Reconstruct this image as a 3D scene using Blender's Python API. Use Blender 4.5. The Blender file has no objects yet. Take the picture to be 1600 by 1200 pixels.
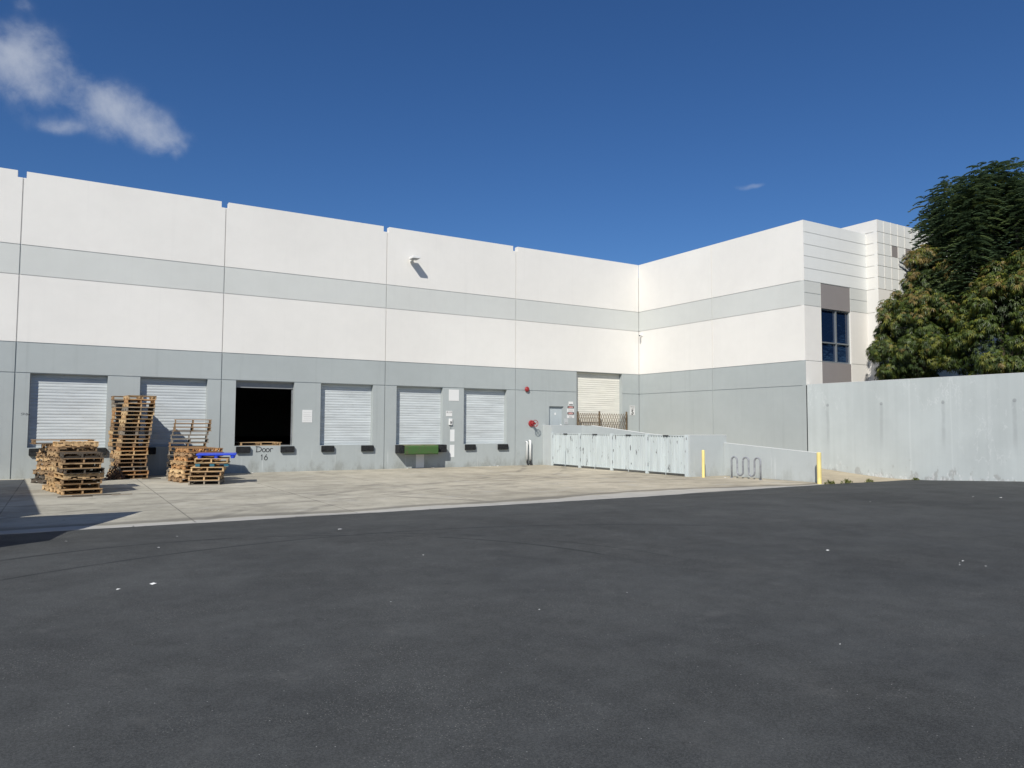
import bpy, bmesh, math, random
from mathutils import Vector, Matrix
C = bpy.context.scene
COL = C.collection
R = math.radians
rnd = random.Random(7)

# ------------------------------------------------------------------ camera, sky, sun, exposure
EYE = 1.9
FPX, PITCH, ROLL, YAW = 1154.5, 0.0581, 0.0047, 0.5454
def make_camera():
    cam = bpy.data.cameras.new('camera'); o = bpy.data.objects.new('camera', cam); COL.objects.link(o)
    cam.lens = 36 * FPX / 1600; cam.sensor_width = 36; cam.clip_end = 4000; cam.clip_start = 0.05
    f0 = Vector((math.sin(YAW), math.cos(YAW), 0)); r0 = Vector((math.cos(YAW), -math.sin(YAW), 0)); u0 = Vector((0, 0, 1))
    f = f0 * math.cos(PITCH) + u0 * math.sin(PITCH); u = u0 * math.cos(PITCH) - f0 * math.sin(PITCH)
    c, s = math.cos(ROLL), math.sin(ROLL)
    r1 = r0 * c + u * s; u1 = u * c - r0 * s
    o.matrix_world = Matrix(((r1.x, u1.x, -f.x, 0), (r1.y, u1.y, -f.y, 0), (r1.z, u1.z, -f.z, EYE), (0, 0, 0, 1)))
    C.camera = o
make_camera()

SUN_DIR = Vector((1.10, 1.0, -1.26)).normalized()          # the way the light travels
SUN_EL = math.asin(-SUN_DIR.z)
SUN_ROT = math.atan2(-SUN_DIR.x, -SUN_DIR.y)
SUN_STRENGTH, SKY_STRENGTH = 4.2, 0.085
C.view_settings.view_transform = 'Standard'
C.view_settings.look = 'None'
C.view_settings.exposure = 0.28
C.view_settings.gamma = 1.0
lamp = bpy.data.lights.new('sun', 'SUN'); lamp.energy = SUN_STRENGTH; lamp.angle = R(0.53); lamp.color = (1.0, 0.96, 0.885)
so = bpy.data.objects.new('sun', lamp); COL.objects.link(so)
so.rotation_euler = SUN_DIR.to_track_quat('-Z', 'Y').to_euler(); so.location = (-20, -20, 40)

class NT:
    """small helper for node trees"""
    def __init__(s, tree): s.t = tree; s.n = tree.nodes; s.l = tree.links
    def new(s, typ, **kw):
        nd = s.n.new(typ)
        for k, v in kw.items(): setattr(nd, k, v)
        return nd
    def put(s, sock, v):
        if hasattr(v, 'is_output') or isinstance(v, bpy.types.NodeSocket): s.l.new(v, sock)
        else: sock.default_value = v
    def m(s, op, a, b=None, c=None, clamp=False):
        nd = s.new('ShaderNodeMath', operation=op); nd.use_clamp = clamp
        s.put(nd.inputs[0], a)
        if b is not None: s.put(nd.inputs[1], b)
        if c is not None: s.put(nd.inputs[2], c)
        return nd.outputs[0]
    def vm(s, op, a, b=None):
        nd = s.new('ShaderNodeVectorMath', operation=op); s.put(nd.inputs[0], a)
        if b is not None: s.put(nd.inputs[1], b)
        return nd.outputs['Value'] if op in ('DOT_PRODUCT', 'LENGTH', 'DISTANCE') else nd.outputs[0]
    def sep(s, v):
        nd = s.new('ShaderNodeSeparateXYZ'); s.put(nd.inputs[0], v); return nd.outputs
    def comb(s, x, y, z):
        nd = s.new('ShaderNodeCombineXYZ')
        for i, v in enumerate((x, y, z)): s.put(nd.inputs[i], v)
        return nd.outputs[0]
    def scale(s, v, xyz): return s.vm('MULTIPLY', v, tuple(xyz))
    def noise(s, v, sc, det=4, rough=0.55, dist=0.0):
        nd = s.new('ShaderNodeTexNoise'); s.put(nd.inputs['Vector'], v)
        nd.inputs['Scale'].default_value = sc; nd.inputs['Detail'].default_value = det
        nd.inputs['Roughness'].default_value = rough; nd.inputs['Distortion'].default_value = dist
        return nd.outputs['Fac']
    def sm(s, v, a, b, lo=0.0, hi=1.0):
        nd = s.new('ShaderNodeMapRange', interpolation_type='SMOOTHSTEP'); s.put(nd.inputs['Value'], v)
        nd.inputs['From Min'].default_value = a; nd.inputs['From Max'].default_value = b
        nd.inputs['To Min'].default_value = lo; nd.inputs['To Max'].default_value = hi
        return nd.outputs[0]
    def mix(s, f, a, b):
        nd = s.new('ShaderNodeMix', data_type='RGBA'); s.put(nd.inputs[0], f)
        for i, v in ((6, a), (7, b)):
            if isinstance(v, tuple) and len(v) == 3: v = v + (1,)
            s.put(nd.inputs[i], v)
        return nd.outputs[2]
    def mul(s, col, f):
        nd = s.new('ShaderNodeVectorMath', operation='SCALE'); s.put(nd.inputs[0], col); s.put(nd.inputs['Scale'], f); return nd.outputs[0]

# ---- sky: Nishita with a few thin clouds placed by world direction
w = bpy.data.worlds.new('World'); C.world = w; w.use_nodes = True
def make_sky():
    w.node_tree.nodes.clear(); t = NT(w.node_tree)
    sky = t.new('ShaderNodeTexSky', sky_type='NISHITA'); sky.sun_disc = False
    sky.sun_elevation = SUN_EL; sky.sun_rotation = SUN_ROT; sky.altitude = 100
    sky.air_density = 1.0; sky.dust_density = 0.2; sky.ozone_density = 5.0
    hs = t.new('ShaderNodeHueSaturation'); t.l.new(sky.outputs[0], hs.inputs['Color'])
    hs.inputs['Saturation'].default_value = 1.12; hs.inputs['Value'].default_value = 1.0
    deep = t.vm('MULTIPLY', hs.outputs[0], (0.535, 0.645, 0.80))
    d = t.new('ShaderNodeTexCoord').outputs['Generated']
    def patch(c, blobs, thr, soft, amp, strength, nsc):
        c = Vector(c).normalized(); e1 = Vector((c.y, -c.x, 0)).normalized(); e2 = e1.cross(c)
        if e2.z < 0: e2 = -e2
        front = t.sm(t.vm('DOT_PRODUCT', d, tuple(c)), 0.80, 0.86)
        wob = t.new('ShaderNodeTexNoise'); t.l.new(d, wob.inputs['Vector']); wob.inputs['Scale'].default_value = nsc * 0.6; wob.inputs['Detail'].default_value = 3
        dd = t.vm('ADD', d, t.mul(t.vm('SUBTRACT', wob.outputs['Color'], (0.5, 0.5, 0.5)), 0.045))
        u = t.vm('DOT_PRODUCT', dd, tuple(e1)); v = t.vm('DOT_PRODUCT', dd, tuple(e2))
        tot = None
        for bu, bv, ru, rv, wt in blobs:
            du = t.m('DIVIDE', t.m('SUBTRACT', u, bu), ru); dv = t.m('DIVIDE', t.m('SUBTRACT', v, bv), rv)
            g = t.m('MULTIPLY', t.m('POWER', 2.718, t.m('MULTIPLY', t.m('ADD', t.m('MULTIPLY', du, du), t.m('MULTIPLY', dv, dv)), -1.0)), wt)
            tot = g if tot is None else t.m('ADD', tot, g)
        n = t.m('SUBTRACT', t.noise(d, nsc, 7, 0.60, 0.3), 0.5)
        n2 = t.m('SUBTRACT', t.noise(d, nsc * 3.1, 5, 0.6, 0.2), 0.5)
        dens = t.m('ADD', t.m('MULTIPLY', tot, 1.0), t.m('ADD', t.m('MULTIPLY', n, amp), t.m('MULTIPLY', n2, amp * 0.45)))
        k = t.m('MULTIPLY', t.m('MULTIPLY', t.sm(dens, thr, thr + soft), t.sm(tot, 0.02, 0.55)), strength)
        return t.m('MULTIPLY', k, front)
    px = 0.66 / 1154.5
    # cloud bank at upper left, centre direction given below
    a = patch((0.0126, 0.9257, 0.3779), [(-95*px, 20*px, 72*px, 56*px, .80), (-150*px, 35*px, 60*px, 46*px, .6), (20*px, -30*px, 50*px, 42*px, .85), (80*px, -50*px, 62*px, 44*px, .85), (135*px, -72*px, 52*px, 27*px, .7), (-52*px, -84*px, 48*px, 16*px, .65), (165*px, -95*px, 15*px, 15*px, .5), (-120*px, -20*px, 75*px, 42*px, .5), (-115*px, 108*px, 20*px, 12*px, .4)], 0.08, 1.6, 1.7, 0.66, 17.0)
    b = patch((0.7221, 0.6223, 0.3022), [(-5*px, 3*px, 40*px, 9*px, .75), (22*px, 0, 24*px, 7*px, .6)], 0.30, 0.9, 1.2, 0.22, 22.0)
    tot = t.m('ADD', a, b, clamp=True)
    colr = t.mix(tot, deep, (5.6, 6.0, 6.7, 1))
    bg = t.new('ShaderNodeBackground'); t.l.new(colr, bg.inputs['Color']); bg.inputs['Strength'].default_value = SKY_STRENGTH
    out = t.new('ShaderNodeOutputWorld'); t.l.new(bg.outputs[0], out.inputs['Surface'])
make_sky()

# ------------------------------------------------------------------ materials
def mat(name, fn, rough=0.8, metallic=0.0, spec=0.4, bump=None):
    m = bpy.data.materials.new(name); m.use_nodes = True
    t = NT(m.node_tree); b = t.n['Principled BSDF']
    col = fn(t) if callable(fn) else fn
    if isinstance(col, tuple) and len(col) == 3: col = col + (1,)
    t.put(b.inputs['Base Color'], col)
    if callable(rough): t.put(b.inputs['Roughness'], rough(t))
    else: b.inputs['Roughness'].default_value = rough
    b.inputs['Metallic'].default_value = metallic; b.inputs['Specular IOR Level'].default_value = spec
    if bump:
        sc, st, dist = bump
        bp = t.new('ShaderNodeBump'); bp.inputs['Strength'].default_value = st; bp.inputs['Distance'].default_value = dist
        t.l.new(t.noise(wpos(t), sc, 5, 0.6), bp.inputs['Height']); t.l.new(bp.outputs[0], b.inputs['Normal'])
    return m
def wpos(t): return t.new('ShaderNodeNewGeometry').outputs['Position']
def opos(t): return t.new('ShaderNodeTexCoord').outputs['Object']

def painted(base, amt=0.05, streak=0.06, grime=0.0, tint=(0.55, 0.52, 0.46)):
    def fn(t):
        p = wpos(t); z = t.sep(p)[2]
        big = t.noise(p, 0.28, 4, 0.55); mid = t.noise(p, 2.6, 5, 0.6)
        st = t.noise(t.scale(p, (3.0, 3.0, 0.10)), 1.6, 5, 0.62)
        f = t.m('ADD', t.sm(big, 0.3, 0.7, 1 - amt, 1 + amt * 0.6), t.sm(mid, 0.3, 0.7, -amt * 0.3, amt * 0.3))
        f = t.m('SUBTRACT', f, t.m('MULTIPLY', t.sm(st, 0.52, 0.80), streak))
        c = t.mul(base, f)
        if grime:
            gn = t.noise(t.scale(p, (1, 1, 0.45)), 2.2, 7, 0.68)
            gm = t.m('MULTIPLY', t.sm(t.m('SUBTRACT', gn, t.m('MULTIPLY', z, 0.34)), 0.36, 0.62), grime)
            c = t.mix(gm, c, tuple(b * k for b, k in zip(base, tint)))
            # small scuffs and chips low on the wall
            ch = t.noise(t.scale(p, (1.2, 1.2, 0.8)), 9.0, 6, 0.7)
            cm = t.m('MULTIPLY', t.sm(ch, 0.64, 0.70), t.sm(z, 0.85, 0.25))
            c = t.mix(t.m('MULTIPLY', cm, 0.55), c, (0.10, 0.10, 0.10))
            sk = t.noise(t.scale(p, (7.0, 7.0, 0.25)), 1.0, 4, 0.6)
            sm_ = t.m('MULTIPLY', t.m('MULTIPLY', t.sm(sk, 0.58, 0.72), t.sm(z, 1.15, 0.5)), 0.30)
            c = t.mix(sm_, c, (0.70, 0.72, 0.71))
        return c
    return fn
M = {}
WHITE, LIGHT, MID = (0.72, 0.70, 0.655), (0.56, 0.57, 0.54), (0.368, 0.398, 0.392)
M['white'] = mat('white_wall_paint', painted(WHITE, .035, .03), 0.75, bump=(60, .12, .004))
M['light'] = mat('light_grey_wall_paint', painted(LIGHT, .035, .03), 0.75, bump=(60, .12, .004))
M['mid'] = mat('mid_grey_wall_paint', painted(MID, .05, .08, 0.55), 0.75, bump=(40, .15, .005))
M['facade'] = mat('office_facade_paint', painted((0.69, 0.70, 0.675), .03, .03), 0.75, bump=(60, .12, .004))
M['tan'] = mat('taupe_panel_paint', painted((0.24, 0.22, 0.213), .04, .03), 0.75)
M['joint'] = mat('joint_sealant', painted((0.20, 0.21, 0.22), .1, .1), 0.8)
M['enclosure'] = mat('enclosure_wall_paint', painted((0.43, 0.46, 0.455), .05, .08, 0.35), 0.78, bump=(40, .15, .005))

M['lit_top'] = mat('lit_top_paint', painted((0.66, 0.68, 0.665), .05, .04), 0.75)  # paler than the walls: sun on their top edges put into the colour
def curtain_fn(base, dirt):
    def fn(t):
        p = wpos(t)
        n = t.noise(t.scale(p, (0.55, 0.55, 5.0)), 1.3, 6, 0.65); n2 = t.noise(t.scale(p, (0.9, 0.9, 14.0)), 1.0, 3, 0.6)
        f = t.m('ADD', t.sm(n, 0.3, 0.75, 1.04, 1 - dirt), t.sm(n2, 0.3, 0.7, -0.06, 0.06))
        c = t.mul(base, f)
        sc = t.noise(t.scale(p, (1.3, 1.3, 2.2)), 2.6, 7, .7)
        c = t.mix(t.sm(sc, .60, .72, 0, dirt * 1.6), c, (0.17, 0.165, 0.155))
        return c
    return fn
M['curtain'] = mat('galvanised_door_curtain', curtain_fn((0.515, 0.548, 0.552), .20), 0.55)
M['cream_curtain'] = mat('cream_door_curtain', curtain_fn((0.66, 0.645, 0.575), .10), 0.55)
M['rubber'] = mat('black_rubber', lambda t: t.mul((0.016, 0.017, 0.018), t.sm(t.noise(wpos(t), 12, 5), .3, .7, .6, 1.7)), 0.85, spec=.25)
M['greenpaint'] = mat('green_leveler_paint', lambda t: t.mix(t.sm(t.noise(wpos(t), 5, 6, .65), .5, .72), (0.050, 0.115, 0.030), (0.085, 0.085, 0.045)), 0.6)
M['steel'] = mat('dull_steel', lambda t: t.mul((0.30, 0.31, 0.32), t.sm(t.noise(wpos(t), 9, 4), .3, .7, .8, 1.15)), 0.5, .6)
M['alu'] = mat('brushed_aluminium_frame', (0.42, 0.45, 0.46), 0.4, .7)
M['lightpaint'] = mat('white_enamel', (0.72, 0.72, 0.70), 0.4)
M['lens'] = mat('lamp_lens', (0.35, 0.36, 0.36), 0.2)
M['black'] = mat('black_plastic', (0.015, 0.015, 0.016), 0.5)
M['red'] = mat('red_enamel', lambda t: t.mul((0.30, 0.030, 0.032), t.sm(t.noise(wpos(t), 14, 3), .3, .7, .75, 1.15)), 0.45)
M['yellow'] = mat('yellow_bollard_paint', lambda t: t.mix(t.sm(t.noise(t.scale(wpos(t), (1, 1, .6)), 16, 6, .7), .66, .72), t.mul((0.80, 0.655, 0.25), t.sm(t.noise(wpos(t), 3, 4), .3, .7, .9, 1.06)), (0.16, 0.13, 0.09)), 0.55)
M['galv'] = mat('galvanised_tube', lambda t: t.mul((0.27, 0.28, 0.30), t.sm(t.noise(wpos(t), 8, 4), .3, .7, .75, 1.15)), 0.45, .1)
M['rust'] = mat('brown_gate_paint', lambda t: t.mul((0.135, 0.095, 0.055), t.sm(t.noise(wpos(t), 9, 4), .3, .7, .6, 1.3)), 0.7)
def gate_fn(t):
    p = wpos(t)
    c = t.mul((0.515, 0.565, 0.565), t.sm(t.noise(t.scale(p, (2, 2, .25)), 2.2, 5, .6), .3, .75, 1.05, .84))
    chip = t.noise(t.scale(p, (2.4, 2.4, 0.6)), 3.0, 6, .62)
    c = t.mix(t.sm(chip, .635, .65), c, (0.115, 0.12, 0.12))
    return t.mix(t.sm(t.noise(t.scale(p, (6, 6, 1.2)), 3.0, 5, .7), .70, .73), c, (0.16, 0.12, 0.09))
M['gate'] = mat('pale_chipped_gate_paint', gate_fn, 0.6)
M['glass'] = mat('tinted_window_glass', (0.006, 0.016, 0.045), 0.03, 0.0, 0.9)
M['sign'] = mat('sign_white', (0.68, 0.68, 0.66), 0.5)
M['signink'] = mat('sign_black', (0.02, 0.02, 0.02), 0.6)
M['signgrey'] = mat('sign_faded_print', (0.32, 0.31, 0.30), 0.6)
M['signred'] = mat('sign_red', (0.45, 0.05, 0.03), 0.5)
M['marker'] = mat('marker_pen', (0.025, 0.025, 0.028), 0.8)
M['patch'] = mat('white_touch_up_paint', painted((0.72, 0.73, 0.72), .06, .05), 0.7)
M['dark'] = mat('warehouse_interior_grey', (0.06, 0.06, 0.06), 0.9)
M['roof'] = mat('roof_membrane', lambda t: t.mul((0.45, 0.45, 0.43), t.sm(t.noise(wpos(t), .6, 5), .3, .7, .85, 1.1)), 0.9)
M['paper'] = mat('paper_litter', (0.72, 0.72, 0.70), 0.8)

def wood_fn(t):
    oi = t.new('ShaderNodeObjectInfo'); p = opos(t)
    off = t.comb(t.m('MULTIPLY', oi.outputs['Random'], 37.0), t.m('MULTIPLY', oi.outputs['Random'], 11.0), 0.0)
    pp = t.vm('ADD', p, off)
    g = t.noise(t.scale(pp, (1.6, 11, 11)), 2.5, 6, .65); b = t.noise(t.scale(pp, (0.6, 8.0, 3.0)), 1.0, 2, .5)
    f = t.m('MULTIPLY', t.sm(g, .3, .75, 1.15, .72), t.sm(b, .3, .7, .72, 1.22))
    c = t.mul(oi.outputs['Color'], f)
    d = t.noise(pp, 3.4, 6, .7)
    return t.mix(t.m('MULTIPLY', t.sm(d, .58, .72), .55), c, (0.045, 0.036, 0.028))
M['wood'] = mat('pallet_wood', wood_fn, 0.85, spec=.2)
M['blueplastic'] = mat('blue_plastic', (0.022, 0.060, 0.52), 0.4)
M['tealpaint'] = mat('teal_block_paint', (0.020, 0.115, 0.17), 0.6)

def lines_mask(t, coord, positions, half):
    tot = None
    for q in positions:
        k = t.m('LESS_THAN', t.m('ABSOLUTE', t.m('SUBTRACT', coord, q)), half)
        tot = k if tot is None else t.m('MAXIMUM', tot, k)
    return tot
def ring(t, x, y, cx, cy, r, half):
    dx = t.m('SUBTRACT', x, cx); dy = t.m('SUBTRACT', y, cy)
    rr = t.m('SQRT', t.m('ADD', t.m('MULTIPLY', dx, dx), t.m('MULTIPLY', dy, dy)))
    return t.sm(t.m('ABSOLUTE', t.m('SUBTRACT', rr, r)), half, half * 0.3)
def apron_fn(t):
    p = wpos(t); x, y, z = t.sep(p)
    big = t.noise(p, .22, 5, .6); mid = t.noise(p, 1.3, 7, .68); fine = t.noise(p, 38, 4, .7)
    f = t.m('ADD', t.sm(big, .38, .64, .84, 1.10), t.m('ADD', t.sm(mid, .38, .64, -.13, .10), t.sm(fine, .3, .7, -.06, .06)))
    c = t.mix(t.sm(x, 1, 20), (0.385, 0.365, 0.302), (0.430, 0.382, 0.290))
    c = t.mul(c, f)
    # truck tyre arcs and oil stains
    wn = t.noise(p, .9, 4, .6)
    a = None
    for cx, cy, r in ((2.0, 40.0, 21.5), (2.2, 40.2, 19.6), (16, 8, 14.2), (16.3, 7.7, 16.1), (-3, 10, 14.0), (30, 36, 17.0), (30, 36, 19.1), (12, 45, 22.4), (9.5, 3.0, 18.5)):
        k = ring(t, x, y, cx, cy, r, .20); a = k if a is None else t.m('MAXIMUM', a, k)
    c = t.mix(t.m('MULTIPLY', a, t.sm(wn, .40, .60, 0, .42)), c, (0.085, 0.080, 0.074))
    st = t.noise(p, .62, 7, .72)
    c = t.mix(t.sm(st, .56, .70, 0, .48), c, (0.105, 0.098, 0.086))
    st2 = t.noise(t.vm('ADD', p, (31, 7, 0)), 1.9, 5, .7)
    c = t.mix(t.sm(st2, .66, .74, 0, .65), c, (0.06, 0.056, 0.05))
    pale = t.noise(t.scale(p, (.6, 1.2, 1)), 1.2, 6, .7)
    c = t.mix(t.sm(pale, .55, .66, 0, .45), c, (0.44, 0.425, 0.385))
    # damp dirt near the gutter
    bx = t.m('DIVIDE', t.m('SUBTRACT', x, 15.5), 4.8); bump_ = t.m('MULTIPLY', t.m('POWER', 2.718, t.m('MULTIPLY', t.m('MULTIPLY', bx, bx), -1.0)), .75)
    gy = t.m('SUBTRACT', t.m('ADD', y, t.m('MULTIPLY', t.m('SUBTRACT', t.noise(t.scale(p, (.5, 1, 1)), .9, 5, .6), .5), 1.0)), bump_)
    c = t.mix(t.m('MULTIPLY', t.m('MULTIPLY', t.sm(gy, 16.75, 16.35), t.sm(gy, 16.05, 16.20)), .62), c, (0.115, 0.110, 0.095))
    c = t.mix(t.m('MULTIPLY', t.sm(gy, 16.12, 16.04), .60), c, (0.42, 0.415, 0.395))
    # saw-cut joints
    jm = t.m('MAXIMUM', lines_mask(t, x, (-4.5, -1.08, 2.3, 5.6, 9.2, 12.8, 16.4, 20.0), .014), lines_mask(t, y, (20.2, 24.6, 28.6), .012))
    c = t.mix(t.m('MULTIPLY', jm, t.sm(t.noise(p, 1.4, 3), .3, .6, .25, .65)), c, (0.055, 0.052, 0.048))
    sp = t.noise(p, 7.5, 2, .5)
    return t.mix(t.sm(sp, .735, .76, 0, .8), c, (0.05, 0.047, 0.04))
M['apron'] = mat('worn_concrete_apron', apron_fn, 0.85, spec=.3, bump=(30, .2, .006))
def gutter_fn(t):
    p = wpos(t); x, y, z = t.sep(p)
    n = t.noise(t.scale(p, (.4, 2.2, 1)), 1.3, 6, .66)
    c = t.mix(t.sm(n, .35, .65), (0.22, 0.21, 0.185), (0.46, 0.45, 0.42))
    d = t.noise(t.scale(p, (.8, 3, 1)), 2.1, 5, .7)
    c = t.mix(t.sm(d, .58, .66, 0, .85), c, (0.06, 0.058, 0.055))
    return t.mix(t.m('MULTIPLY', lines_mask(t, x, tuple(1.2 + 3.05 * i for i in range(-2, 9)), .015), .8), c, (0.06, 0.06, 0.06))
M['gutter'] = mat('stained_gutter_concrete', gutter_fn, 0.6, spec=.4)
def asphalt_fn(t):
    p = wpos(t); x, y, z = t.sep(p)
    big = t.noise(p, .16, 5, .6); wav = t.noise(t.vm('ADD', p, (3, 5, 0)), .9, 8, .72); wav2 = t.noise(t.vm('ADD', p, (13, 2, 0)), 3.6, 6, .72)
    agg = t.noise(p, 70, 3, .8); agg2 = t.noise(p, 190, 2, .7)
    f = t.m('ADD', t.sm(big, .35, .65, .86, 1.12), t.m('ADD', t.sm(wav, .38, .64, -.09, .13), t.sm(wav2, .38, .64, -.08, .09)))
    f = t.m('ADD', f, t.m('ADD', t.sm(agg, .38, .66, -.24, .36), t.sm(agg2, .35, .68, -.22, .34)))
    c = t.mul((0.0500, 0.0525, 0.0515), f)
    c = t.mix(t.sm(t.noise(t.vm('ADD', p, (40, 9, 0)), .7, 7, .72), .53, .70, 0, .26), c, (0.086, 0.087, 0.083))
    c = t.mix(t.sm(t.noise(t.vm('ADD', p, (70, 3, 0)), 1.6, 7, .75), .58, .70, 0, .26), c, (0.118, 0.118, 0.112))
    # exposed pale grit in patches
    v = t.new('ShaderNodeTexVoronoi'); t.l.new(p, v.inputs['Vector']); v.inputs['Scale'].default_value = 46
    grit = t.m('MULTIPLY', t.sm(v.outputs['Distance'], .22, .10), t.sm(t.noise(p, .75, 6, .7), .46, .60))
    c = t.mix(t.m('MULTIPLY', grit, .72), c, (0.25, 0.245, 0.225))
    sparse = t.m('MULTIPLY', t.sm(v.outputs['Distance'], .24, .08), t.m('GREATER_THAN', t.sep(v.outputs['Color'])[0], .985))
    c = t.mix(t.m('MULTIPLY', sparse, .9), c, (0.36, 0.36, 0.35))
    # tyre marks
    wn = t.noise(p, 1.1, 4, .6); a = None
    for cx, cy, r, h in ((1.6, 7.2, 4.75, .05), (1.9, 6.9, 5.1, .03), (4.2, 2.6, 8.75, .05)):
        k = ring(t, x, y, cx, cy, r, h); a = k if a is None else t.m('MAXIMUM', a, k)
    a = t.m('MULTIPLY', a, t.m('MULTIPLY', t.sm(y, 6.6, 8.2), t.sm(x, 11, 9)))
    c = t.mix(t.m('MULTIPLY', a, t.sm(wn, .36, .52, 0, .8)), c, (0.018, 0.020, 0.021))
    dk = t.noise(p, 4.5, 5, .7)
    return t.mix(t.sm(dk, .66, .74, 0, .6), c, (0.020, 0.020, 0.020))
M['asphalt'] = mat('sealed_asphalt', asphalt_fn, lambda t: t.sm(t.noise(wpos(t), .5, 4), .3, .7, .78, .95), spec=.3, bump=(150, .5, .006))
M['ramp'] = mat('ramp_concrete', lambda t: t.mul((0.42, 0.36, 0.255), t.m('ADD', t.sm(t.noise(wpos(t), 1.3, 6, .65), .3, .7, .82, 1.1), t.sm(t.noise(wpos(t), 40, 3, .7), .3, .7, -.06, .06))), 0.9)
M['soil'] = mat('planting_soil', lambda t: t.mix(t.noise(wpos(t), 2.5, 6), (0.05, 0.04, 0.028), (0.11, 0.085, 0.06)), 0.95)
def retain_fn(t):
    p = wpos(t); x, y, z = t.sep(p); base = (0.46, 0.495, 0.485)
    st = t.noise(t.scale(p, (1, 2.6, .08)), 1.5, 5, .6)
    f = t.m('ADD', t.sm(t.noise(p, .5, 5, .6), .3, .7, .94, 1.05), t.sm(st, .3, .7, .03, -.035))
    c = t.mul(base, f)
    # drips under the form-tie holes, one every 2.36 m
    fr = t.m('MULTIPLY', t.m('SUBTRACT', t.m('FRACT', t.m('ADD', t.m('DIVIDE', t.m('SUBTRACT', y, 19.49), 2.36), 40.5)), .5), 2.36)
    wob = t.m('ADD', fr, t.m('MULTIPLY', t.m('SUBTRACT', t.noise(t.scale(p, (1, 1, 1.1)), 1.0, 3), .5), .12))
    drip = t.m('MULTIPLY', t.sm(t.m('ABSOLUTE', wob), .10, .02), t.m('MULTIPLY', t.sm(z, .9, 1.9), t.m('LESS_THAN', z, 2.86)))
    drip = t.m('MULTIPLY', drip, t.sm(t.noise(p, 1.7, 4), .30, .55, .2, 1))
    c = t.mix(t.m('MULTIPLY', drip, .26), c, (0.20, 0.21, 0.215))
    dz = t.m('SUBTRACT', z, 2.87)
    hole = t.sm(t.m('SQRT', t.m('ADD', t.m('MULTIPLY', fr, fr), t.m('MULTIPLY', dz, dz))), .075, .05)
    c = t.mix(t.m('MULTIPLY', hole, .45), c, (0.16, 0.165, 0.17))
    # pale runs and cracks
    for y0, wd, k in ((16.01, .05, .26), (14.50, .035, .24), (13.2, .08, .10)):
        yy = t.m('ABSOLUTE', t.m('ADD', t.m('SUBTRACT', y, y0), t.m('MULTIPLY', t.m('SUBTRACT', t.noise(t.scale(p, (1, 1, .6)), 1.0, 2), .5), .10)))
        c = t.mix(t.m('MULTIPLY', t.sm(yy, wd, wd * .3), k), c, (0.60, 0.63, 0.62))
    cr = t.noise(t.scale(p, (1, .9, .35)), 1.9, 6, .6, .4)
    crack = t.m('MULTIPLY', t.sm(t.m('ABSOLUTE', t.m('SUBTRACT', cr, .5)), .010, .003), t.sm(t.noise(p, .45, 3), .5, .6))
    c = t.mix(t.m('MULTIPLY', crack, .45), c, (0.62, 0.64, 0.63))
    # peeling scuffs along the foot
    sc = t.noise(t.scale(p, (1, 1.5, .8)), 2.4, 7, .68)
    sm_ = t.sm(t.m('SUBTRACT', sc, t.m('MULTIPLY', z, .30)), .43, .50)
    c = t.mix(t.m('MULTIPLY', sm_, .48), c, (0.255, 0.245, 0.225))
    sc2 = t.noise(t.scale(p, (1, 3.2, 1.2)), 2.0, 6, .7)
    return t.mix(t.m('MULTIPLY', t.sm(t.m('SUBTRACT', sc2, t.m('MULTIPLY', z, .30)), .50, .54), .6), c, (0.62, 0.63, 0.62))
M['retain'] = mat('retaining_wall_paint', retain_fn, 0.8, bump=(25, .2, .006))
M['bark'] = mat('bark', lambda t: t.mul((0.16, 0.125, 0.09), t.sm(t.noise(t.scale(wpos(t), (6, 6, 1)), 3, 5), .3, .7, .5, 1.3)), 0.9)
def leafmat(name, col, var=.3, trans=.22):
    m = bpy.data.materials.new(name); m.use_nodes = True; t = NT(m.node_tree); b = t.n['Principled BSDF']
    c = t.mul(col, t.sm(t.noise(wpos(t), 3.1, 3), .3, .7, 1 - var, 1 + var))
    t.l.new(c, b.inputs['Base Color']); b.inputs['Roughness'].default_value = .42; b.inputs['Specular IOR Level'].default_value = .35
    tr = t.new('ShaderNodeBsdfTranslucent'); t.l.new(t.mul(c, 1.3), tr.inputs['Color'])
    mx = t.new('ShaderNodeMixShader'); mx.inputs[0].default_value = trans
    t.l.new(b.outputs[0], mx.inputs[1]); t.l.new(tr.outputs[0], mx.inputs[2]); t.l.new(mx.outputs[0], t.n['Material Output'].inputs['Surface'])
    return m
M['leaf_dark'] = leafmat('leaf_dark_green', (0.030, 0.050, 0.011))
M['leaf_mid'] = leafmat('leaf_mid_green', (0.066, 0.095, 0.018))
M['leaf_yellow'] = leafmat('leaf_yellow_green', (0.160, 0.168, 0.027))
M['leaf_russet'] = leafmat('leaf_russet', (0.185, 0.135, 0.038))
M['leaf_fern'] = leafmat('leaf_blue_green', (0.075, 0.115, 0.058), .3, .18)
M['leaf_fern2'] = leafmat('leaf_fresh_green', (0.105, 0.145, 0.055), .3, .18)

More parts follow.
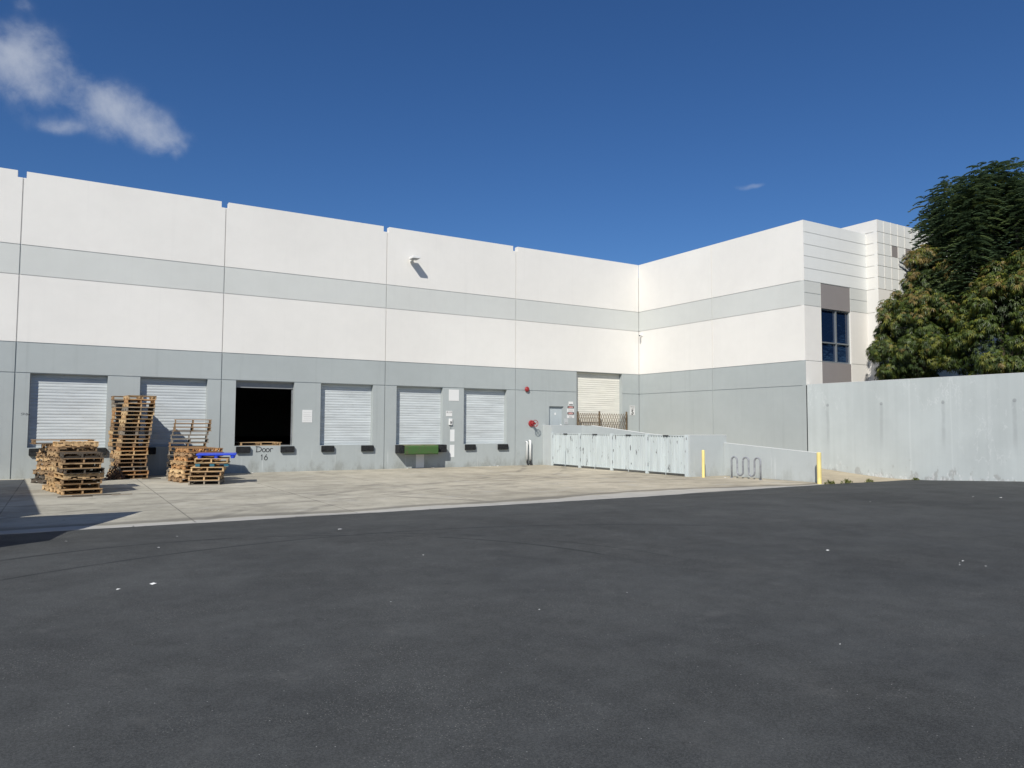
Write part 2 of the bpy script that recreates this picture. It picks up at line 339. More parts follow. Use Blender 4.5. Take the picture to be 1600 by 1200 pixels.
# ------------------------------------------------------------------ mesh helpers
class MB:
    """collects boxes, tubes and quads and links them as ONE mesh object"""
    def __init__(s): s.v = []; s.f = []; s.mi = []
    def face(s, pts, mi=0):
        n = len(s.v); s.v += [tuple(p) for p in pts]; s.f.append(tuple(range(n, n + len(pts)))); s.mi.append(mi)
    def box(s, a, b, mi=0, rot=None, piv=None):
        x0, y0, z0 = a; x1, y1, z1 = b
        P = [Vector(q) for q in ((x0, y0, z0), (x1, y0, z0), (x1, y1, z0), (x0, y1, z0), (x0, y0, z1), (x1, y0, z1), (x1, y1, z1), (x0, y1, z1))]
        if rot is not None:
            pv = Vector(piv) if piv else (Vector(a) + Vector(b)) / 2
            P = [pv + rot @ (q - pv) for q in P]
        n = len(s.v); s.v += [tuple(q) for q in P]
        for f in ((0, 3, 2, 1), (4, 5, 6, 7), (0, 1, 5, 4), (1, 2, 6, 5), (2, 3, 7, 6), (3, 0, 4, 7)):
            s.f.append(tuple(n + i for i in f)); s.mi.append(mi)
    def prism(s, poly, axis, a, b, mi=0):
        """poly of 2-D points extruded along axis ('x': poly is (y,z); 'y': (x,z); 'z': (x,y)) from a to b"""
        def p3(q, t): return (t, q[0], q[1]) if axis == 'x' else ((q[0], t, q[1]) if axis == 'y' else (q[0], q[1], t))
        n = len(s.v); k = len(poly); s.v += [p3(q, a) for q in poly] + [p3(q, b) for q in poly]
        s.f.append(tuple(n + i for i in range(k))[::-1]); s.mi.append(mi)
        s.f.append(tuple(n + k + i for i in range(k))); s.mi.append(mi)
        for i in range(k):
            j = (i + 1) % k; s.f.append((n + i, n + j, n + k + j, n + k + i)); s.mi.append(mi)
    def tube(s, pts, r, seg=8, mi=0, cap=True):
        pts = [Vector(p) for p in pts]; rs = r if isinstance(r, (list, tuple)) else [r] * len(pts)
        n0 = len(s.v); up = None
        for i, p in enumerate(pts):
            d = (pts[min(i + 1, len(pts) - 1)] - pts[max(i - 1, 0)]).normalized()
            if up is None: up = Vector((0, 0, 1)) if abs(d.z) < .9 else Vector((1, 0, 0))
            a = d.cross(up).normalized(); b = a.cross(d).normalized(); up = b
            for k in range(seg):
                th = 2 * math.pi * k / seg; s.v.append(tuple(p + (a * math.cos(th) + b * math.sin(th)) * rs[i]))
        for i in range(len(pts) - 1):
            for k in range(seg):
                k2 = (k + 1) % seg; A = n0 + i * seg; B = A + seg
                s.f.append((A + k, A + k2, B + k2, B + k)); s.mi.append(mi)
        if cap:
            s.f.append(tuple(n0 + k for k in range(seg))[::-1]); s.mi.append(mi)
            e = n0 + (len(pts) - 1) * seg; s.f.append(tuple(e + k for k in range(seg))); s.mi.append(mi)
    def build(s, name, mats, parent=None, smooth=False, bevel=0.0, loc=None):
        me = bpy.data.meshes.new(name)
        off = Vector(parent.get('_base', (0, 0, 0))) if parent is not None else Vector((0, 0, 0))
        if loc is not None: off = Vector(loc)
        me.from_pydata([tuple(Vector(p) - off) for p in s.v], [], s.f); me.update()
        mats = mats if isinstance(mats, (list, tuple)) else [mats]
        for m in mats: me.materials.append(m)
        if len(mats) > 1: me.polygons.foreach_set('material_index', s.mi)
        if smooth: me.polygons.foreach_set('use_smooth', [True] * len(me.polygons))
        o = bpy.data.objects.new(name, me); COL.objects.link(o)
        if parent is not None: o.parent = parent
        if loc is not None: o.location = loc
        if bevel:
            b = o.modifiers.new('bevel', 'BEVEL'); b.width = bevel; b.segments = 2; b.limit_method = 'ANGLE'
        return o
def tag(o, label=None, cat=None, group=None, kind=None):
    for k, v in (('label', label), ('category', cat), ('group', group), ('kind', kind)):
        if v: o[k] = v
    return o
ROOTS = []
def thing(name, label, cat, loc=(0, 0, 0), rotz=0.0, group=None, local=False):
    """an Empty at the thing's base; parts are given in world coordinates unless local"""
    o = bpy.data.objects.new(name, None); COL.objects.link(o); o.location = loc; o.rotation_euler = (0, 0, rotz); o.empty_display_size = .2
    o['_base'] = (0.0, 0.0, 0.0) if local else tuple(float(q) for q in loc); ROOTS.append(o)
    return tag(o, label, cat, group)
def text_mesh(txt, size, mtl, pos, ax, parent, name='lettering', bold=0.0, squeeze=1.0):
    """flat lettering on a wall; ax = direction the text runs"""
    cu = bpy.data.curves.new('t', 'FONT'); cu.body = txt; cu.size = size; cu.align_x = 'CENTER'; cu.align_y = 'CENTER'; cu.offset = bold; cu.extrude = 0.0008
    tmp = bpy.data.objects.new('t', cu); COL.objects.link(tmp)
    dg = bpy.context.evaluated_depsgraph_get(); me = bpy.data.meshes.new_from_object(tmp.evaluated_get(dg))
    bpy.data.objects.remove(tmp); bpy.data.curves.remove(cu)
    ax = Vector(ax); off = Vector(parent['_base']); pos = Vector(pos)
    for v in me.vertices:
        c = v.co.copy(); nrm = ax.cross(Vector((0, 0, 1)))
        v.co = pos + ax * c.x * squeeze + Vector((0, 0, 1)) * c.y + nrm * c.z - off
    me.name = name; me.materials.clear(); me.materials.append(mtl)
    o = bpy.data.objects.new(name, me); COL.objects.link(o); o.parent = parent; return o

def relief(P, xs, zs, cell, T, back_above=None):
    """a wall as a stepped sheet on a grid: cell(a,z) -> (depth, material index) or None for an opening"""
    mb = MB(); xs = sorted(set(round(x, 4) for x in xs)); zs = sorted(set(round(z, 4) for z in zs))
    nx, nz = len(xs) - 1, len(zs) - 1
    G = [[cell((xs[i] + xs[i+1]) / 2, (zs[j] + zs[j+1]) / 2) for j in range(nz)] for i in range(nx)]
    vid = {}
    def V(i, j, d):
        k = (i, j, round(d, 5))
        if k not in vid: vid[k] = len(mb.v); mb.v.append(tuple(P(xs[i], zs[j], d)))
        return vid[k]
    def add(ids, mi): mb.f.append(tuple(ids)); mb.mi.append(mi)
    for i in range(nx):
        for j in range(nz):
            c = G[i][j]
            if c is None: continue
            d, mi = c
            add((V(i, j, d), V(i+1, j, d), V(i+1, j+1, d), V(i, j+1, d)), mi)
            if back_above is not None and zs[j] >= back_above - 1e-6: add((V(i, j, T), V(i, j+1, T), V(i+1, j+1, T), V(i+1, j, T)), mi)
            for di, dj, e in ((-1, 0, ((i, j), (i, j+1))), (1, 0, ((i+1, j+1), (i+1, j))), (0, -1, ((i+1, j), (i, j))), (0, 1, ((i, j+1), (i+1, j+1)))):
                ii, jj = i + di, j + dj
                o = G[ii][jj] if 0 <= ii < nx and 0 <= jj < nz else None
                d2 = T if o is None else o[0]
                if d2 > d + 1e-6: add((V(*e[0], d), V(*e[1], d), V(*e[1], d2), V(*e[0], d2)), mi)
    return mb

# ------------------------------------------------------------------ the setting: ground
D, XW, YE = 31.274, 27.2155, 20.5265        # main wall plane y=D, wing wall plane x=XW, office front y=YE
T0, Z1T, Z1B, Z2, ZR = 10.96, 8.307, 7.230, 4.823, 3.742
DOCK = 1.085
def asphalt_z(y): return .010 + .05 * max(0, min(1, (15.6 - y) / 3.6)) * 3.6 if y > 12 else .19
def edge_y(x): return 15.52 + .48 * max(0, min(1, (x - 13) / 9)) - .12 * max(0, min(1, (x - 22.5) / 4.5)) + .03 * math.sin(x * 1.7) + .02 * math.sin(x * 4.1)
g = MB(); g.face(((-900, -900, -.06), (900, -900, -.06), (900, 900, -.06), (-900, 900, -.06)))
tag(g.build('ground', M['soil']), kind='structure')
g = MB(); g.face(((-120, 15.2, 0), (XW - .01, 15.2, 0), (XW - .01, D + .2, 0), (-120, D + .2, 0)))
tag(g.build('concrete_apron', M['apron']), kind='structure')
g = MB(); xs = [-120, -60, -30] + [-12 + .5 * i for i in range(79)]; xs = [x for x in xs if x < XW - .01] + [XW - .01]
def strip(mb, xs, ya, yb, za, zb):
    for a, b in zip(xs[:-1], xs[1:]): mb.face(((a, ya(a), za), (b, ya(b), za), (b, yb(b), zb), (a, yb(a), zb)))
strip(g, [x for x in xs if x < 22.3], lambda x: edge_y(x) - .12, lambda x: edge_y(x) + .20, .004, .004)
tag(g.build('gutter', M['gutter']), kind='structure')
g = MB()
ys = [0, -.5, -1, -1.5, -2, -2.5, -3, -3.6]
for a, b in zip(xs[:-1], xs[1:]):
    ra = [edge_y(a) + q for q in ys] + [2, -20, -120]; rb = [edge_y(b) + q for q in ys] + [2, -20, -120]
    for i in range(len(ra) - 1):
        g.face(((a, ra[i], asphalt_z(ra[i])), (a, ra[i+1], asphalt_z(ra[i+1])), (b, rb[i+1], asphalt_z(rb[i+1])), (b, rb[i], asphalt_z(rb[i]))))
tag(g.build('asphalt_yard', M['asphalt']), kind='structure')
# ramp between its side wall and the wing, and the dock landing
g = MB(); XR = 22.69
ramp = [(16.6, .006), (17.2, .02), (18.2, .09), (19.6, .21), (29.2, DOCK), (30.5, DOCK)]
for (ya, za), (yb, zb) in zip(ramp[:-1], ramp[1:]): g.face(((XR + .15, ya, za), (XW - .012, ya, za), (XW - .012, yb, zb), (XR + .15, yb, zb)))
g.face(((20.97, 30.65, DOCK), (XW - .012, 30.65, DOCK), (XW - .012, D + .1, DOCK), (20.97, D + .1, DOCK)))
g.face(((XR + .15, 30.5, DOCK), (XW - .012, 30.5, DOCK), (XW - .012, 30.65, DOCK), (XR + .15, 30.65, DOCK)))
g.face(((22.3, 15.9, .005), (XW - .012, 15.75, .005), (XW - .012, 16.6, .006), (22.3, 16.6, .006)))
tag(g.build('loading_ramp', M['ramp']), kind='structure')
g = MB(); g.face(((XW + .25, -40, 3.2), (90, -40, 3.2), (90, 19.93, 3.2), (XW + .25, 19.93, 3.2)))
g.face(((XW + .25, 19.93, 3.2), (31.68, 19.93, 3.2), (31.68, YE - .01, 3.2), (XW + .25, YE - .01, 3.2)))
tag(g.build('planting_terrace', M['soil']), kind='structure')

# ------------------------------------------------------------------ the warehouse
wh = thing('warehouse', 'long white and grey tilt-up concrete warehouse with dock doors and a projecting office wing', 'warehouse', (XW, D, 0))
JH, JV = .014, .018
MATS = [M['white'], M['light'], M['mid'], M['facade'], M['tan'], M['joint']]
def band(z): return 0 if z > Z1T else 1 if z > Z1B else 0 if z > Z2 else 2
DOORS = [(-1.05, 1.38), (2.46, 4.86), (5.93, 8.28), (9.40, 11.76), (12.87, 15.20), (16.30, 18.69)]
JX = [-8.35, -1.50, 5.37, 12.31, 19.18]
ZH = [Z1T, Z1B, Z2, ZR]
ROLL_D = (22.93, 26.01); MAN = (21.21, 22.10)
def near(v, L, h): return any(abs(v - q) < h for q in L)
def cell_main(x, z):
    if z > T0 - .24 and any(abs(x - q + .04) < .135 for q in JX): return None
    if DOCK < z < ZR - JH and any(a < x < b for a, b in DOORS): return None
    if DOCK < z < Z2 - JH and ROLL_D[0] < x < ROLL_D[1]: return None
    if DOCK < z < 2.97 and MAN[0] < x < MAN[1]: return None
    if near(x, JX, JV) or x > XW - .02: return (.035, band(z))
    if near(z, ZH, JH): return (.02, band(z - .03))
    return (0, band(z))
xs = [-14, XW - .02, XW]
for q in JX: xs += [q - JV, q + JV, q - .175, q + .095]
for a, b in DOORS + [ROLL_D, MAN]: xs += [a, b]
zs = [0, DOCK, 2.97, T0 - .24, T0, 10.3]
for q in ZH: zs += [q - JH, q + JH]
mb = relief(lambda a, z, d: (a, D + d, z), xs, zs, cell_main, .27, 10.3)
mb.build('dock_wall', MATS, wh)
JY = [25.85]
def cell_wing(y, z):
    if near(y, JY, JV): return (.035, band(z))
    if near(z, ZH, JH): return (.02, band(z - .03))
    return (0, band(z))
zs = [0, T0, 10.3]
for q in ZH: zs += [q - JH, q + JH]
relief(lambda a, z, d: (XW + d, a, z), [YE + .18, D, 25.85 - JV, 25.85 + JV], zs, cell_wing, .18, 10.3).build('wing_wall', MATS, wh)
# office front: scored panels with a window bay
XT, YT, TT = 31.70, 19.955, 11.52
FR = [10.45, 9.91, 9.39, 8.86, Z1T, 7.78, Z1B, Z2]
WX0, WX1, WZ0, WZ1 = 28.34, 30.42, Z2 - JH, 7.19
def cell_fac(x, z):
    if x < XW + .02: return (.02 if near(z, ZH, JH) else 0, band(z))
    if WX0 < x < WX1 and WZ0 < z < WZ1: return None
    if WX0 < x < WX1 and (WZ1 <= z < Z1T - JH or z <= WZ0): return (.012, 4)
    if near(z, FR, JH * .9): return (.02, 3)
    if near(x, (WX0 - .02, WX1 + .02), .012) and z < Z1T: return (.02, 0)
    return (0, 3 if z > Z1T else 1 if z > Z1B else 0)
xs = [XW, XW + .02, WX0 - .032, WX0 - .008, WX0, WX1, WX1 + .008, WX1 + .032, XT]; zs = [0, T0, 10.3, WZ0, WZ1]
for q in FR + ZH: zs += [q - JH * .9, q + JH * .9, q - JH, q + JH]
relief(lambda a, z, d: (a, YE + d, z), xs, zs, cell_fac, .18, 10.3).build('office_wall', MATS, wh)
# stair tower beside it
TR = [10.97] + FR[:4] + [Z1T, Z1B, Z2]
TX = [XT + .53 + .555 * i for i in range(16)]
def cell_tw(y, z):
    if near(z, TR, JH * .9) and z < 11.2: return (.02, 0)
    return (0, 0)
zs = [3.0, TT, 10.5]
for q in TR: zs += [q - JH * .9, q + JH * .9]
relief(lambda a, z, d: (XT + d, a, z), [YT, YE], zs, cell_tw, .0, None)
relief(lambda a, z, d: (XT + d, a, z), [YT + .18, YE, 26.0], zs, cell_tw, .18, 10.5).build('tower_side_wall', MATS, wh)
def cell_tf(x, z):
    if near(z, TR, JH * .9): return (.02, 3)
    if x < XT + .02: return (0, 0)
    if z > 8.33:
        if near(x, TX, .028): return (-.012, 0)
        if x < XT + .08: return (0, 0)
        i = int((x - XT - .53) // .555)
        if 9.91 < z < 10.45 and x > XT + .53 and i in (1, 3, 6, 8): return (.012, 4)
        return (0, 3)
    return (0, 0)
xs = [XT, XT + .02, XT + .08, 45.0]
for q in TX: xs += [q - .028, q + .028]
relief(lambda a, z, d: (a, YT + d, z), xs, zs + [8.33], cell_tf, .18, 10.5).build('tower_front_wall', MATS, wh)
mb = MB(); mb.box((-14, D + .27, 10.2), (XW + .18, 60, 10.3)); mb.box((XW + .18, YE + .18, 10.2), (XT, 60, 10.3)); mb.box((XT + .18, YT + .18, 10.4), (45, 60, 10.5))
mb.build('roof', M['roof'], wh)
mb = MB(); mb.box((-14, 60, 0), (45, 60.2, 10.19)); mb.box((-14.2, D, 0), (-14, 60, 10.19)); mb.box((45, YT, 0), (45.2, 60, 10.5)); mb.box((XW + .2, D + .01, 0), (XW + .35, 60, 10.19))
mb.build('rear_wall', M['white'], wh)
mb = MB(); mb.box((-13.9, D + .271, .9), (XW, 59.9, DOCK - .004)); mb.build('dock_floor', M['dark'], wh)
# window
mb = MB()
def fr(x0, x1, z0, z1): mb.box((x0, YE + .06, z0), (x1, YE + .13, z1))
fr(WX0, WX0 + .06, WZ0, WZ1); fr(WX1 - .06, WX1, WZ0, WZ1); fr(WX0 + .06, WX1 - .06, WZ0, WZ0 + .06); fr(WX0 + .06, WX1 - .06, WZ1 - .06, WZ1)
xm = 29.46; fr(xm - .035, xm + .035, WZ0 + .06, WZ1 - .06)
fr(WX0 + .06, xm - .035, 5.66, 5.72); fr(xm + .035, WX1 - .06, 5.66, 5.72)
wo = MB(); wo.box((WX0, YE + .131, WZ0), (WX1, YE + .17, WZ1), 0)
win = mb.build('window', M['alu'], wh); win['label'] = 'tall four-pane office window with dark blue glass in an aluminium frame'
wn = wo.build('window_pane', M['glass'], wh); wn.parent = win
# doors
SL = .112
def curtain(x0, x1, z0, z1, y, mtl, label):
    mb = MB(); z = z0 + .05; prof = [(z0, .0), (z0 + .045, 0.0), (z0 + .05, .012)]
    while z < z1 - .001:
        for dz, d in ((.009, .0085), (.018, .003), (.048, -.001), (.085, .001), (.103, .007)):
            if z + dz < z1: prof.append((z + dz, d))
        z += SL
    prof.append((z1, .01))
    n = len(prof)
    for zz, d in prof: mb.v.append((x0, y + d, zz))
    for zz, d in prof: mb.v.append((x1, y + d, zz))
    for i in range(n - 1): mb.f.append((i, n + i, n + i + 1, i + 1)); mb.mi.append(0)
    nb = len(mb.v)
    mb.box((x0, y + .03, z0), (x1, y + .05, z1))
    o = mb.build('rolling_door', mtl, wh); o['label'] = label; return o
names = ['first from the left, behind the low pallet piles', 'second from the left, behind the tall pallet stack', '', 'closed door to the right of the open dock bay', 'closed door above the green dock plate', 'rightmost of the closed dock doors']
for i, (a, b) in enumerate(DOORS):
    if i == 2: continue
    curtain(a + .004, b - .004, DOCK + .002, ZR - JH - .002, D + .235, M['curtain'], 'grey ribbed rolling dock door, ' + names[i])
curtain(ROLL_D[0] + .004, ROLL_D[1] - .004, DOCK + .002, Z2 - JH - .002, D + .235, M['cream_curtain'], 'taller cream rolling door at the top of the ramp')
# open bay: the rolled-up curtain end, guides and the dark hall behind
a, b = DOORS[2]
mb = MB(); mb.box((a + .004, D + .21, 3.49), (b - .004, D + .25, ZR - JH - .003)); mb.box((a + .004, D + .205, 3.455), (b - .004, D + .245, 3.488))
mb.tube([(a + .05, D + .45, 3.75), (b - .05, D + .45, 3.75)], .26, 14)
o = mb.build('rolling_door', mat('shaded_door_hood', painted((0.27, 0.28, 0.285), .1, .1), .7), wh); o['label'] = 'rolling dock door raised open above the dark bay'  # darker grey: the shade under the door head put into the colour
mb = MB(); mb.box((b - .06, D + .21, DOCK), (b - .012, D + .25, 3.42)); mb.build('door_guide', M['steel'], wh)
# entry door
mb = MB(); mb.box((MAN[0] + .05, D + .10, DOCK + .01), (MAN[1] - .05, D + .14, 2.90))
md = mb.build('entry_door', mat('entry_door_paint', painted((0.42, 0.465, 0.475), .05, .05), .6), wh, bevel=.004); md['label'] = 'pale grey steel entry door beside the cream rolling door'
mb = MB(); mb.box((MAN[0] + .003, D + .06, DOCK + .005), (MAN[0] + .048, D + .15, 2.967)); mb.box((MAN[1] - .048, D + .06, DOCK + .005), (MAN[1] - .003, D + .15, 2.967)); mb.box((MAN[0] + .05, D + .06, 2.905), (MAN[1] - .05, D + .15, 2.967))
mb.build('door_frame', M['mid'], wh).parent = md
mb = MB(); mb.tube([(MAN[1] - .12, D + .10, 2.02), (MAN[1] - .12, D + .03, 2.02)], [.03, .035], 10)
mb.build('door_handle', M['lightpaint'], wh).parent = md
mb = MB(); mb.box((21.60, D + .09, 2.53), (21.69, D + .099, 2.64)); mb.build('door_sticker', M['lightpaint'], wh).parent = md
# bumpers
def bumper(x0, x1, z0=.80, z1=1.06, dp=.10):
    mb = MB(); mb.box((x0, D - dp, z0), (x1, D - .001, z1))
    n = int((x1 - x0) / .09)
    mb.box((x0 - .012, D - dp - .008, z0 + .02), (x0 - .001, D - .02, z1 - .02)); mb.box((x1 + .001, D - dp - .008, z0 + .02), (x1 + .012, D - .02, z1 - .02))
    mb.build('bumper', M['rubber'], wh, bevel=.012)
for i, (a, b) in enumerate(DOORS):
    if i == 4: bumper(12.84, 13.10, .70, 1.07, .50); bumper(14.74, 15.24, .72, 1.07, .34)
    else: bumper(a + .07, a + .60); bumper(b - .52, b + .02)
mb = MB()
for x0, x1, z0, z1 in ((15.585, 15.815, 1.21, 1.77), (15.575, 15.815, .48, 1.05), (13.86, 14.26, .02, .62)):
    mb.box((x0, D - .003, z0), (x1, D + .01, z1))
mb.build('paint_patch', M['patch'], wh)['kind'] = 'stuff'
# handwritten door number
def stroke(mb, pts, wd, y):
    pts = [Vector(q) for q in pts]
    for i in range(len(pts) - 1):
        d = (pts[i+1] - pts[i]).normalized(); n = Vector((-d.y, d.x)) * wd / 2; e = d * wd * .3
        q = (pts[i] - e + n, pts[i+1] + e + n, pts[i+1] + e - n, pts[i] - e - n); mb.face([(k.x, y - .0002 * i, k.y) for k in q])
def arc(cx, cz, rx, rz, a0, a1, n=12): return [(cx + rx * math.cos(R(a0 + (a1 - a0) * i / n)), cz + rz * math.sin(R(a0 + (a1 - a0) * i / n))) for i in range(n + 1)]
mb = MB(); yy = D - .003; wd = .030
ox, oz = 6.80, .83
stroke(mb, [(ox, oz), (ox + .01, oz + .22)], wd, yy); stroke(mb, [(ox - .03, oz + .22), (ox + .06, oz + .21)] + arc(ox + .06, oz + .11, .13, .10, 80, -90) + [(ox - .02, oz + .005)], wd, yy)
stroke(mb, arc(ox + .29, oz + .07, .065, .07, 0, 360), wd, yy); stroke(mb, arc(ox + .44, oz + .07, .065, .07, 0, 360), wd, yy)
stroke(mb, [(ox + .54, oz + .13), (ox + .55, oz)], wd, yy); stroke(mb, arc(ox + .60, oz + .09, .055, .05, 170, 40), wd, yy)
ox, oz = 7.02, .50
stroke(mb, [(ox - .03, oz + .17), (ox, oz + .22), (ox, oz)], wd, yy); stroke(mb, [(ox + .18, oz + .22), (ox + .10, oz + .10)] + arc(ox + .155, oz + .07, .06, .07, 160, 510, 16), wd, yy)
mb.build('painted_lettering', M['marker'], wh)

# fittings on the walls
def wall_light():
    t = thing('wall_light', 'white shoebox floodlight on a short arm high on the dock wall', 'wall light', (13.5, D, 9.55))
    mb = MB(); mb.box((13.44, D - .04, 9.46), (13.58, D - .001, 9.64)); mb.box((13.475, D - .14, 9.545), (13.545, D - .04, 9.60)); mb.build('arm', M['lightpaint'], t)
    mb = MB(); mb.box((13.32, D - .60, 9.55), (13.70, D - .14, 9.66)); mb.build('lamp_housing', M['lightpaint'], t, bevel=.015)
    mb = MB(); mb.box((13.355, D - .565, 9.538), (13.665, D - .175, 9.5495)); mb.build('lens', M['lens'], t)
wall_light()
def cctv():
    t = thing('security_camera', 'small dark-lensed security camera on the wing wall beside the inner corner', 'security camera', (XW, 31.0, 7.0))
    mb = MB(); mb.box((XW - .03, 30.93, 6.94), (XW - .001, 31.05, 7.06)); mb.tube([(XW - .03, 31.0, 7.0), (XW - .12, 31.0, 6.98)], .018, 8); mb.build('bracket', M['lightpaint'], t)
    mb = MB(); mb.tube([(XW - .10, 31.05, 7.01), (XW - .30, 30.86, 6.94)], .045, 10); mb.build('camera_body', M['lightpaint'], t)
    mb = MB(); mb.tube([(XW - .298, 30.862, 6.941), (XW - .33, 30.83, 6.93)], [.04, .03], 10); mb.build('lens', M['black'], t)
cctv()
def bell():
    t = thing('alarm_bell', 'round red fire alarm bell high on the grey dock wall', 'alarm bell', (19.83, D, 3.79))
    mb = MB(); mb.tube([(19.83, D - .001, 3.79), (19.83, D - .05, 3.79)], [.07, .07], 16); mb.build('mount', M['red'], t)
    mb = MB(); mb.tube([(19.83, D - .045, 3.79), (19.83, D - .06, 3.79), (19.83, D - .10, 3.79), (19.83, D - .125, 3.79)], [.13, .135, .11, .05], 20); mb.build('gong', M['red'], t, smooth=True)
bell()
def valve():
    x, z = 20.11, 2.08
    t = thing('wall_valve', 'red wall-mounted fire valve with spoked handwheel on the dock wall', 'fire valve', (x, D, z))
    mb = MB(); mb.tube([(x, D - .001, z), (x, D - .05, z), (x, D - .07, z)], [.165, .165, .12], 20); mb.build('flange', M['red'], t)
    mb = MB(); mb.tube([(x, D - .07, z), (x, D - .30, z)], .065, 14); mb.tube([(x, D - .30, z), (x, D - .46, z)], .018, 8); mb.build('stem', M['red'], t)
    mb = MB(); yw = D - .38; mb.tube([(x + .165 * math.cos(q), yw, z + .165 * math.sin(q)) for q in [2 * math.pi * i / 24 for i in range(25)]], .016, 8, cap=False)
    for i in range(4):
        q = R(35 + 90 * i); mb.tube([(x + .02 * math.cos(q), yw, z + .02 * math.sin(q)), (x + .16 * math.cos(q), yw, z + .16 * math.sin(q))], .012, 6)
    mb.build('handwheel', M['red'], t)
valve()
def standpipes():
    for x, r, h, lb in ((19.99, .055, 1.20, 'thicker white drain pipe standing at the dock wall below the red valve'), (19.80, .035, 1.16, 'thinner white drain pipe beside the thicker one at the dock wall')):
        t = thing('drain_pipe', lb, 'pipe', (x, D - .12, 0), group='drain pipes at the dock wall')
        mb = MB(); mb.tube([(x, D - .12, .22), (x, D - .12, h - .03), (x, D - .115, h), (x, D - .02, h + .02)], r, 12); mb.build('pipe', M['lightpaint'], t, smooth=True)
        mb = MB(); mb.tube([(x, D - .12, .219), (x + .01, D - .13, .10), (x + .05, D - .2, .012)], [r * 1.05, r * 1.1, r * 1.0], 12); mb.tube([(x - .05, D - .16, .26), (x + .05, D - .16, .26)], .02, 8); mb.build('shoe', M['black'], t)
standpipes()
def board(name, label, cat, x0, x1, z0, z1, mtl=None, fn=None, group=None):
    t = thing(name, label, cat, ((x0 + x1) / 2, D, z0), group=group)
    mb = MB(); mb.box((x0, D - .012, z0), (x1, D - .001, z1)); mb.build('panel', mtl or M['sign'], t)
    if fn: fn(t)
    return t
def bars(t, rows, mtl, name='print'):
    mb = MB()
    for x0, x1, z0, z1 in rows: mb.box((x0, D - .0145, z0), (x1, D - .0121, z1))
    mb.build(name, mtl, t)
AX = (1, 0, 0)
board('notice_board', 'white paper notice with faded lines on the pier right of the open bay', 'notice', 8.63, 9.05, 2.05, 2.58, fn=lambda t: bars(t, [(8.67, 9.01, 2.47, 2.475), (8.66, 8.98, 2.37, 2.378), (8.68, 9.02, 2.29, 2.30), (8.70, 9.0, 2.20, 2.206), (8.66, 9.01, 2.12, 2.126)], M['signgrey']))
board('blank_sign', 'blank white square sign at the top of the pier between dock doors', 'sign', 15.50, 16.03, 3.12, 3.65)
board('sticker', 'small pale instruction sticker above the door switch box', 'sticker', 15.36, 15.68, 2.39, 2.64, fn=lambda t: bars(t, [(15.38, 15.47, 2.56, 2.61), (15.50, 15.55, 2.565, 2.60), (15.58, 15.66, 2.56, 2.61), (15.38, 15.66, 2.535, 2.542)], M['signgrey']))
def switch():
    t = thing('switch_box', 'small white door switch box with a dark button', 'switch box', (15.585, D, 1.98))
    mb = MB(); mb.box((15.50, D - .07, 1.98), (15.67, D - .001, 2.28)); mb.build('box', M['lightpaint'], t, bevel=.008)
    mb = MB(); mb.tube([(15.585, D - .0705, 2.12), (15.585, D - .095, 2.12)], .035, 12); mb.tube([(15.585, D - .0705, 2.05), (15.585, D - .085, 2.05)], .025, 12); mb.build('button', M['black'], t)
    mb = MB(); mb.tube([(15.585, D - .03, 1.979), (15.60, D - .025, 1.79)], .012, 8); mb.build('conduit', M['steel'], t)
switch()
def danger(t):
    for z in (2.94, 2.62):
        mb = MB(); mb.box((22.335, D - .014, z - .065), (22.755, D - .0121, z + .06)); mb.build('header', M['signink'], t)
        mb = MB(); mb.prism(arc(22.545, z, .17, .045, 0, 360, 24)[:-1], 'y', D - .016, D - .0141); mb.build('red_oval', M['signred'], t)
        text_mesh('DANGER', .075, M['sign'], (22.545, D - .0175, z), AX, t, bold=.001)
    bars(t, [(22.38, 22.71, 2.80, 2.815), (22.40, 22.69, 2.755, 2.77), (22.39, 22.70, 2.71, 2.725), (22.37, 22.72, 2.505, 2.52)], M['signgrey'])
    text_mesh('AREA', .085, M['signink'], (22.545, D - .0135, 2.425), AX, t)
board('danger_sign', 'tall white double danger sign with two red headers beside the entry door', 'sign', 22.32, 22.77, 2.37, 3.01, fn=danger)
board('small_sign', 'small white sign just above the double danger sign', 'sign', 22.42, 22.70, 3.022, 3.23, fn=lambda t: bars(t, [(22.46, 22.53, 3.04, 3.10), (22.55, 22.60, 3.04, 3.11), (22.62, 22.67, 3.04, 3.10)], M['signink']))
def pict(t):
    bars(t, [(22.16, 22.36, 2.33, 2.338), (22.16, 22.168, 2.07, 2.33), (22.352, 22.36, 2.07, 2.33), (22.16, 22.36, 2.062, 2.07)], M['signgrey'])
    mb = MB(); mb.tube([(22.26 + .05 * math.cos(q), D - .0125, 2.25 + .05 * math.sin(q)) for q in [2 * math.pi * i / 16 for i in range(17)]], .005, 6, cap=False); mb.box((22.20, D - .0145, 2.10), (22.25, D - .0121, 2.16)); mb.box((22.27, D - .0145, 2.10), (22.32, D - .0121, 2.16)); mb.build('pictogram', M['signgrey'], t)
board('pictogram_sign', 'small pale pictogram sign low between entry door and danger sign', 'sign', 22.14, 22.38, 2.05, 2.35, mat('pale_sign', (0.50, 0.52, 0.52), .6), pict)
def five(t):
    bars(t, [(26.545, 26.885, 3.082, 3.092), (26.545, 26.885, 2.588, 2.598), (26.545, 26.553, 2.599, 3.081), (26.877, 26.885, 2.599, 3.081)], M['signink'], 'border')
    text_mesh('SPEED', .105, M['signink'], (26.715, D - .0135, 3.02), AX, t); text_mesh('LIMIT', .105, M['signink'], (26.715, D - .0135, 2.92), AX, t)
    text_mesh('5', .36, M['signink'], (26.715, D - .0135, 2.73), AX, t, bold=.012)
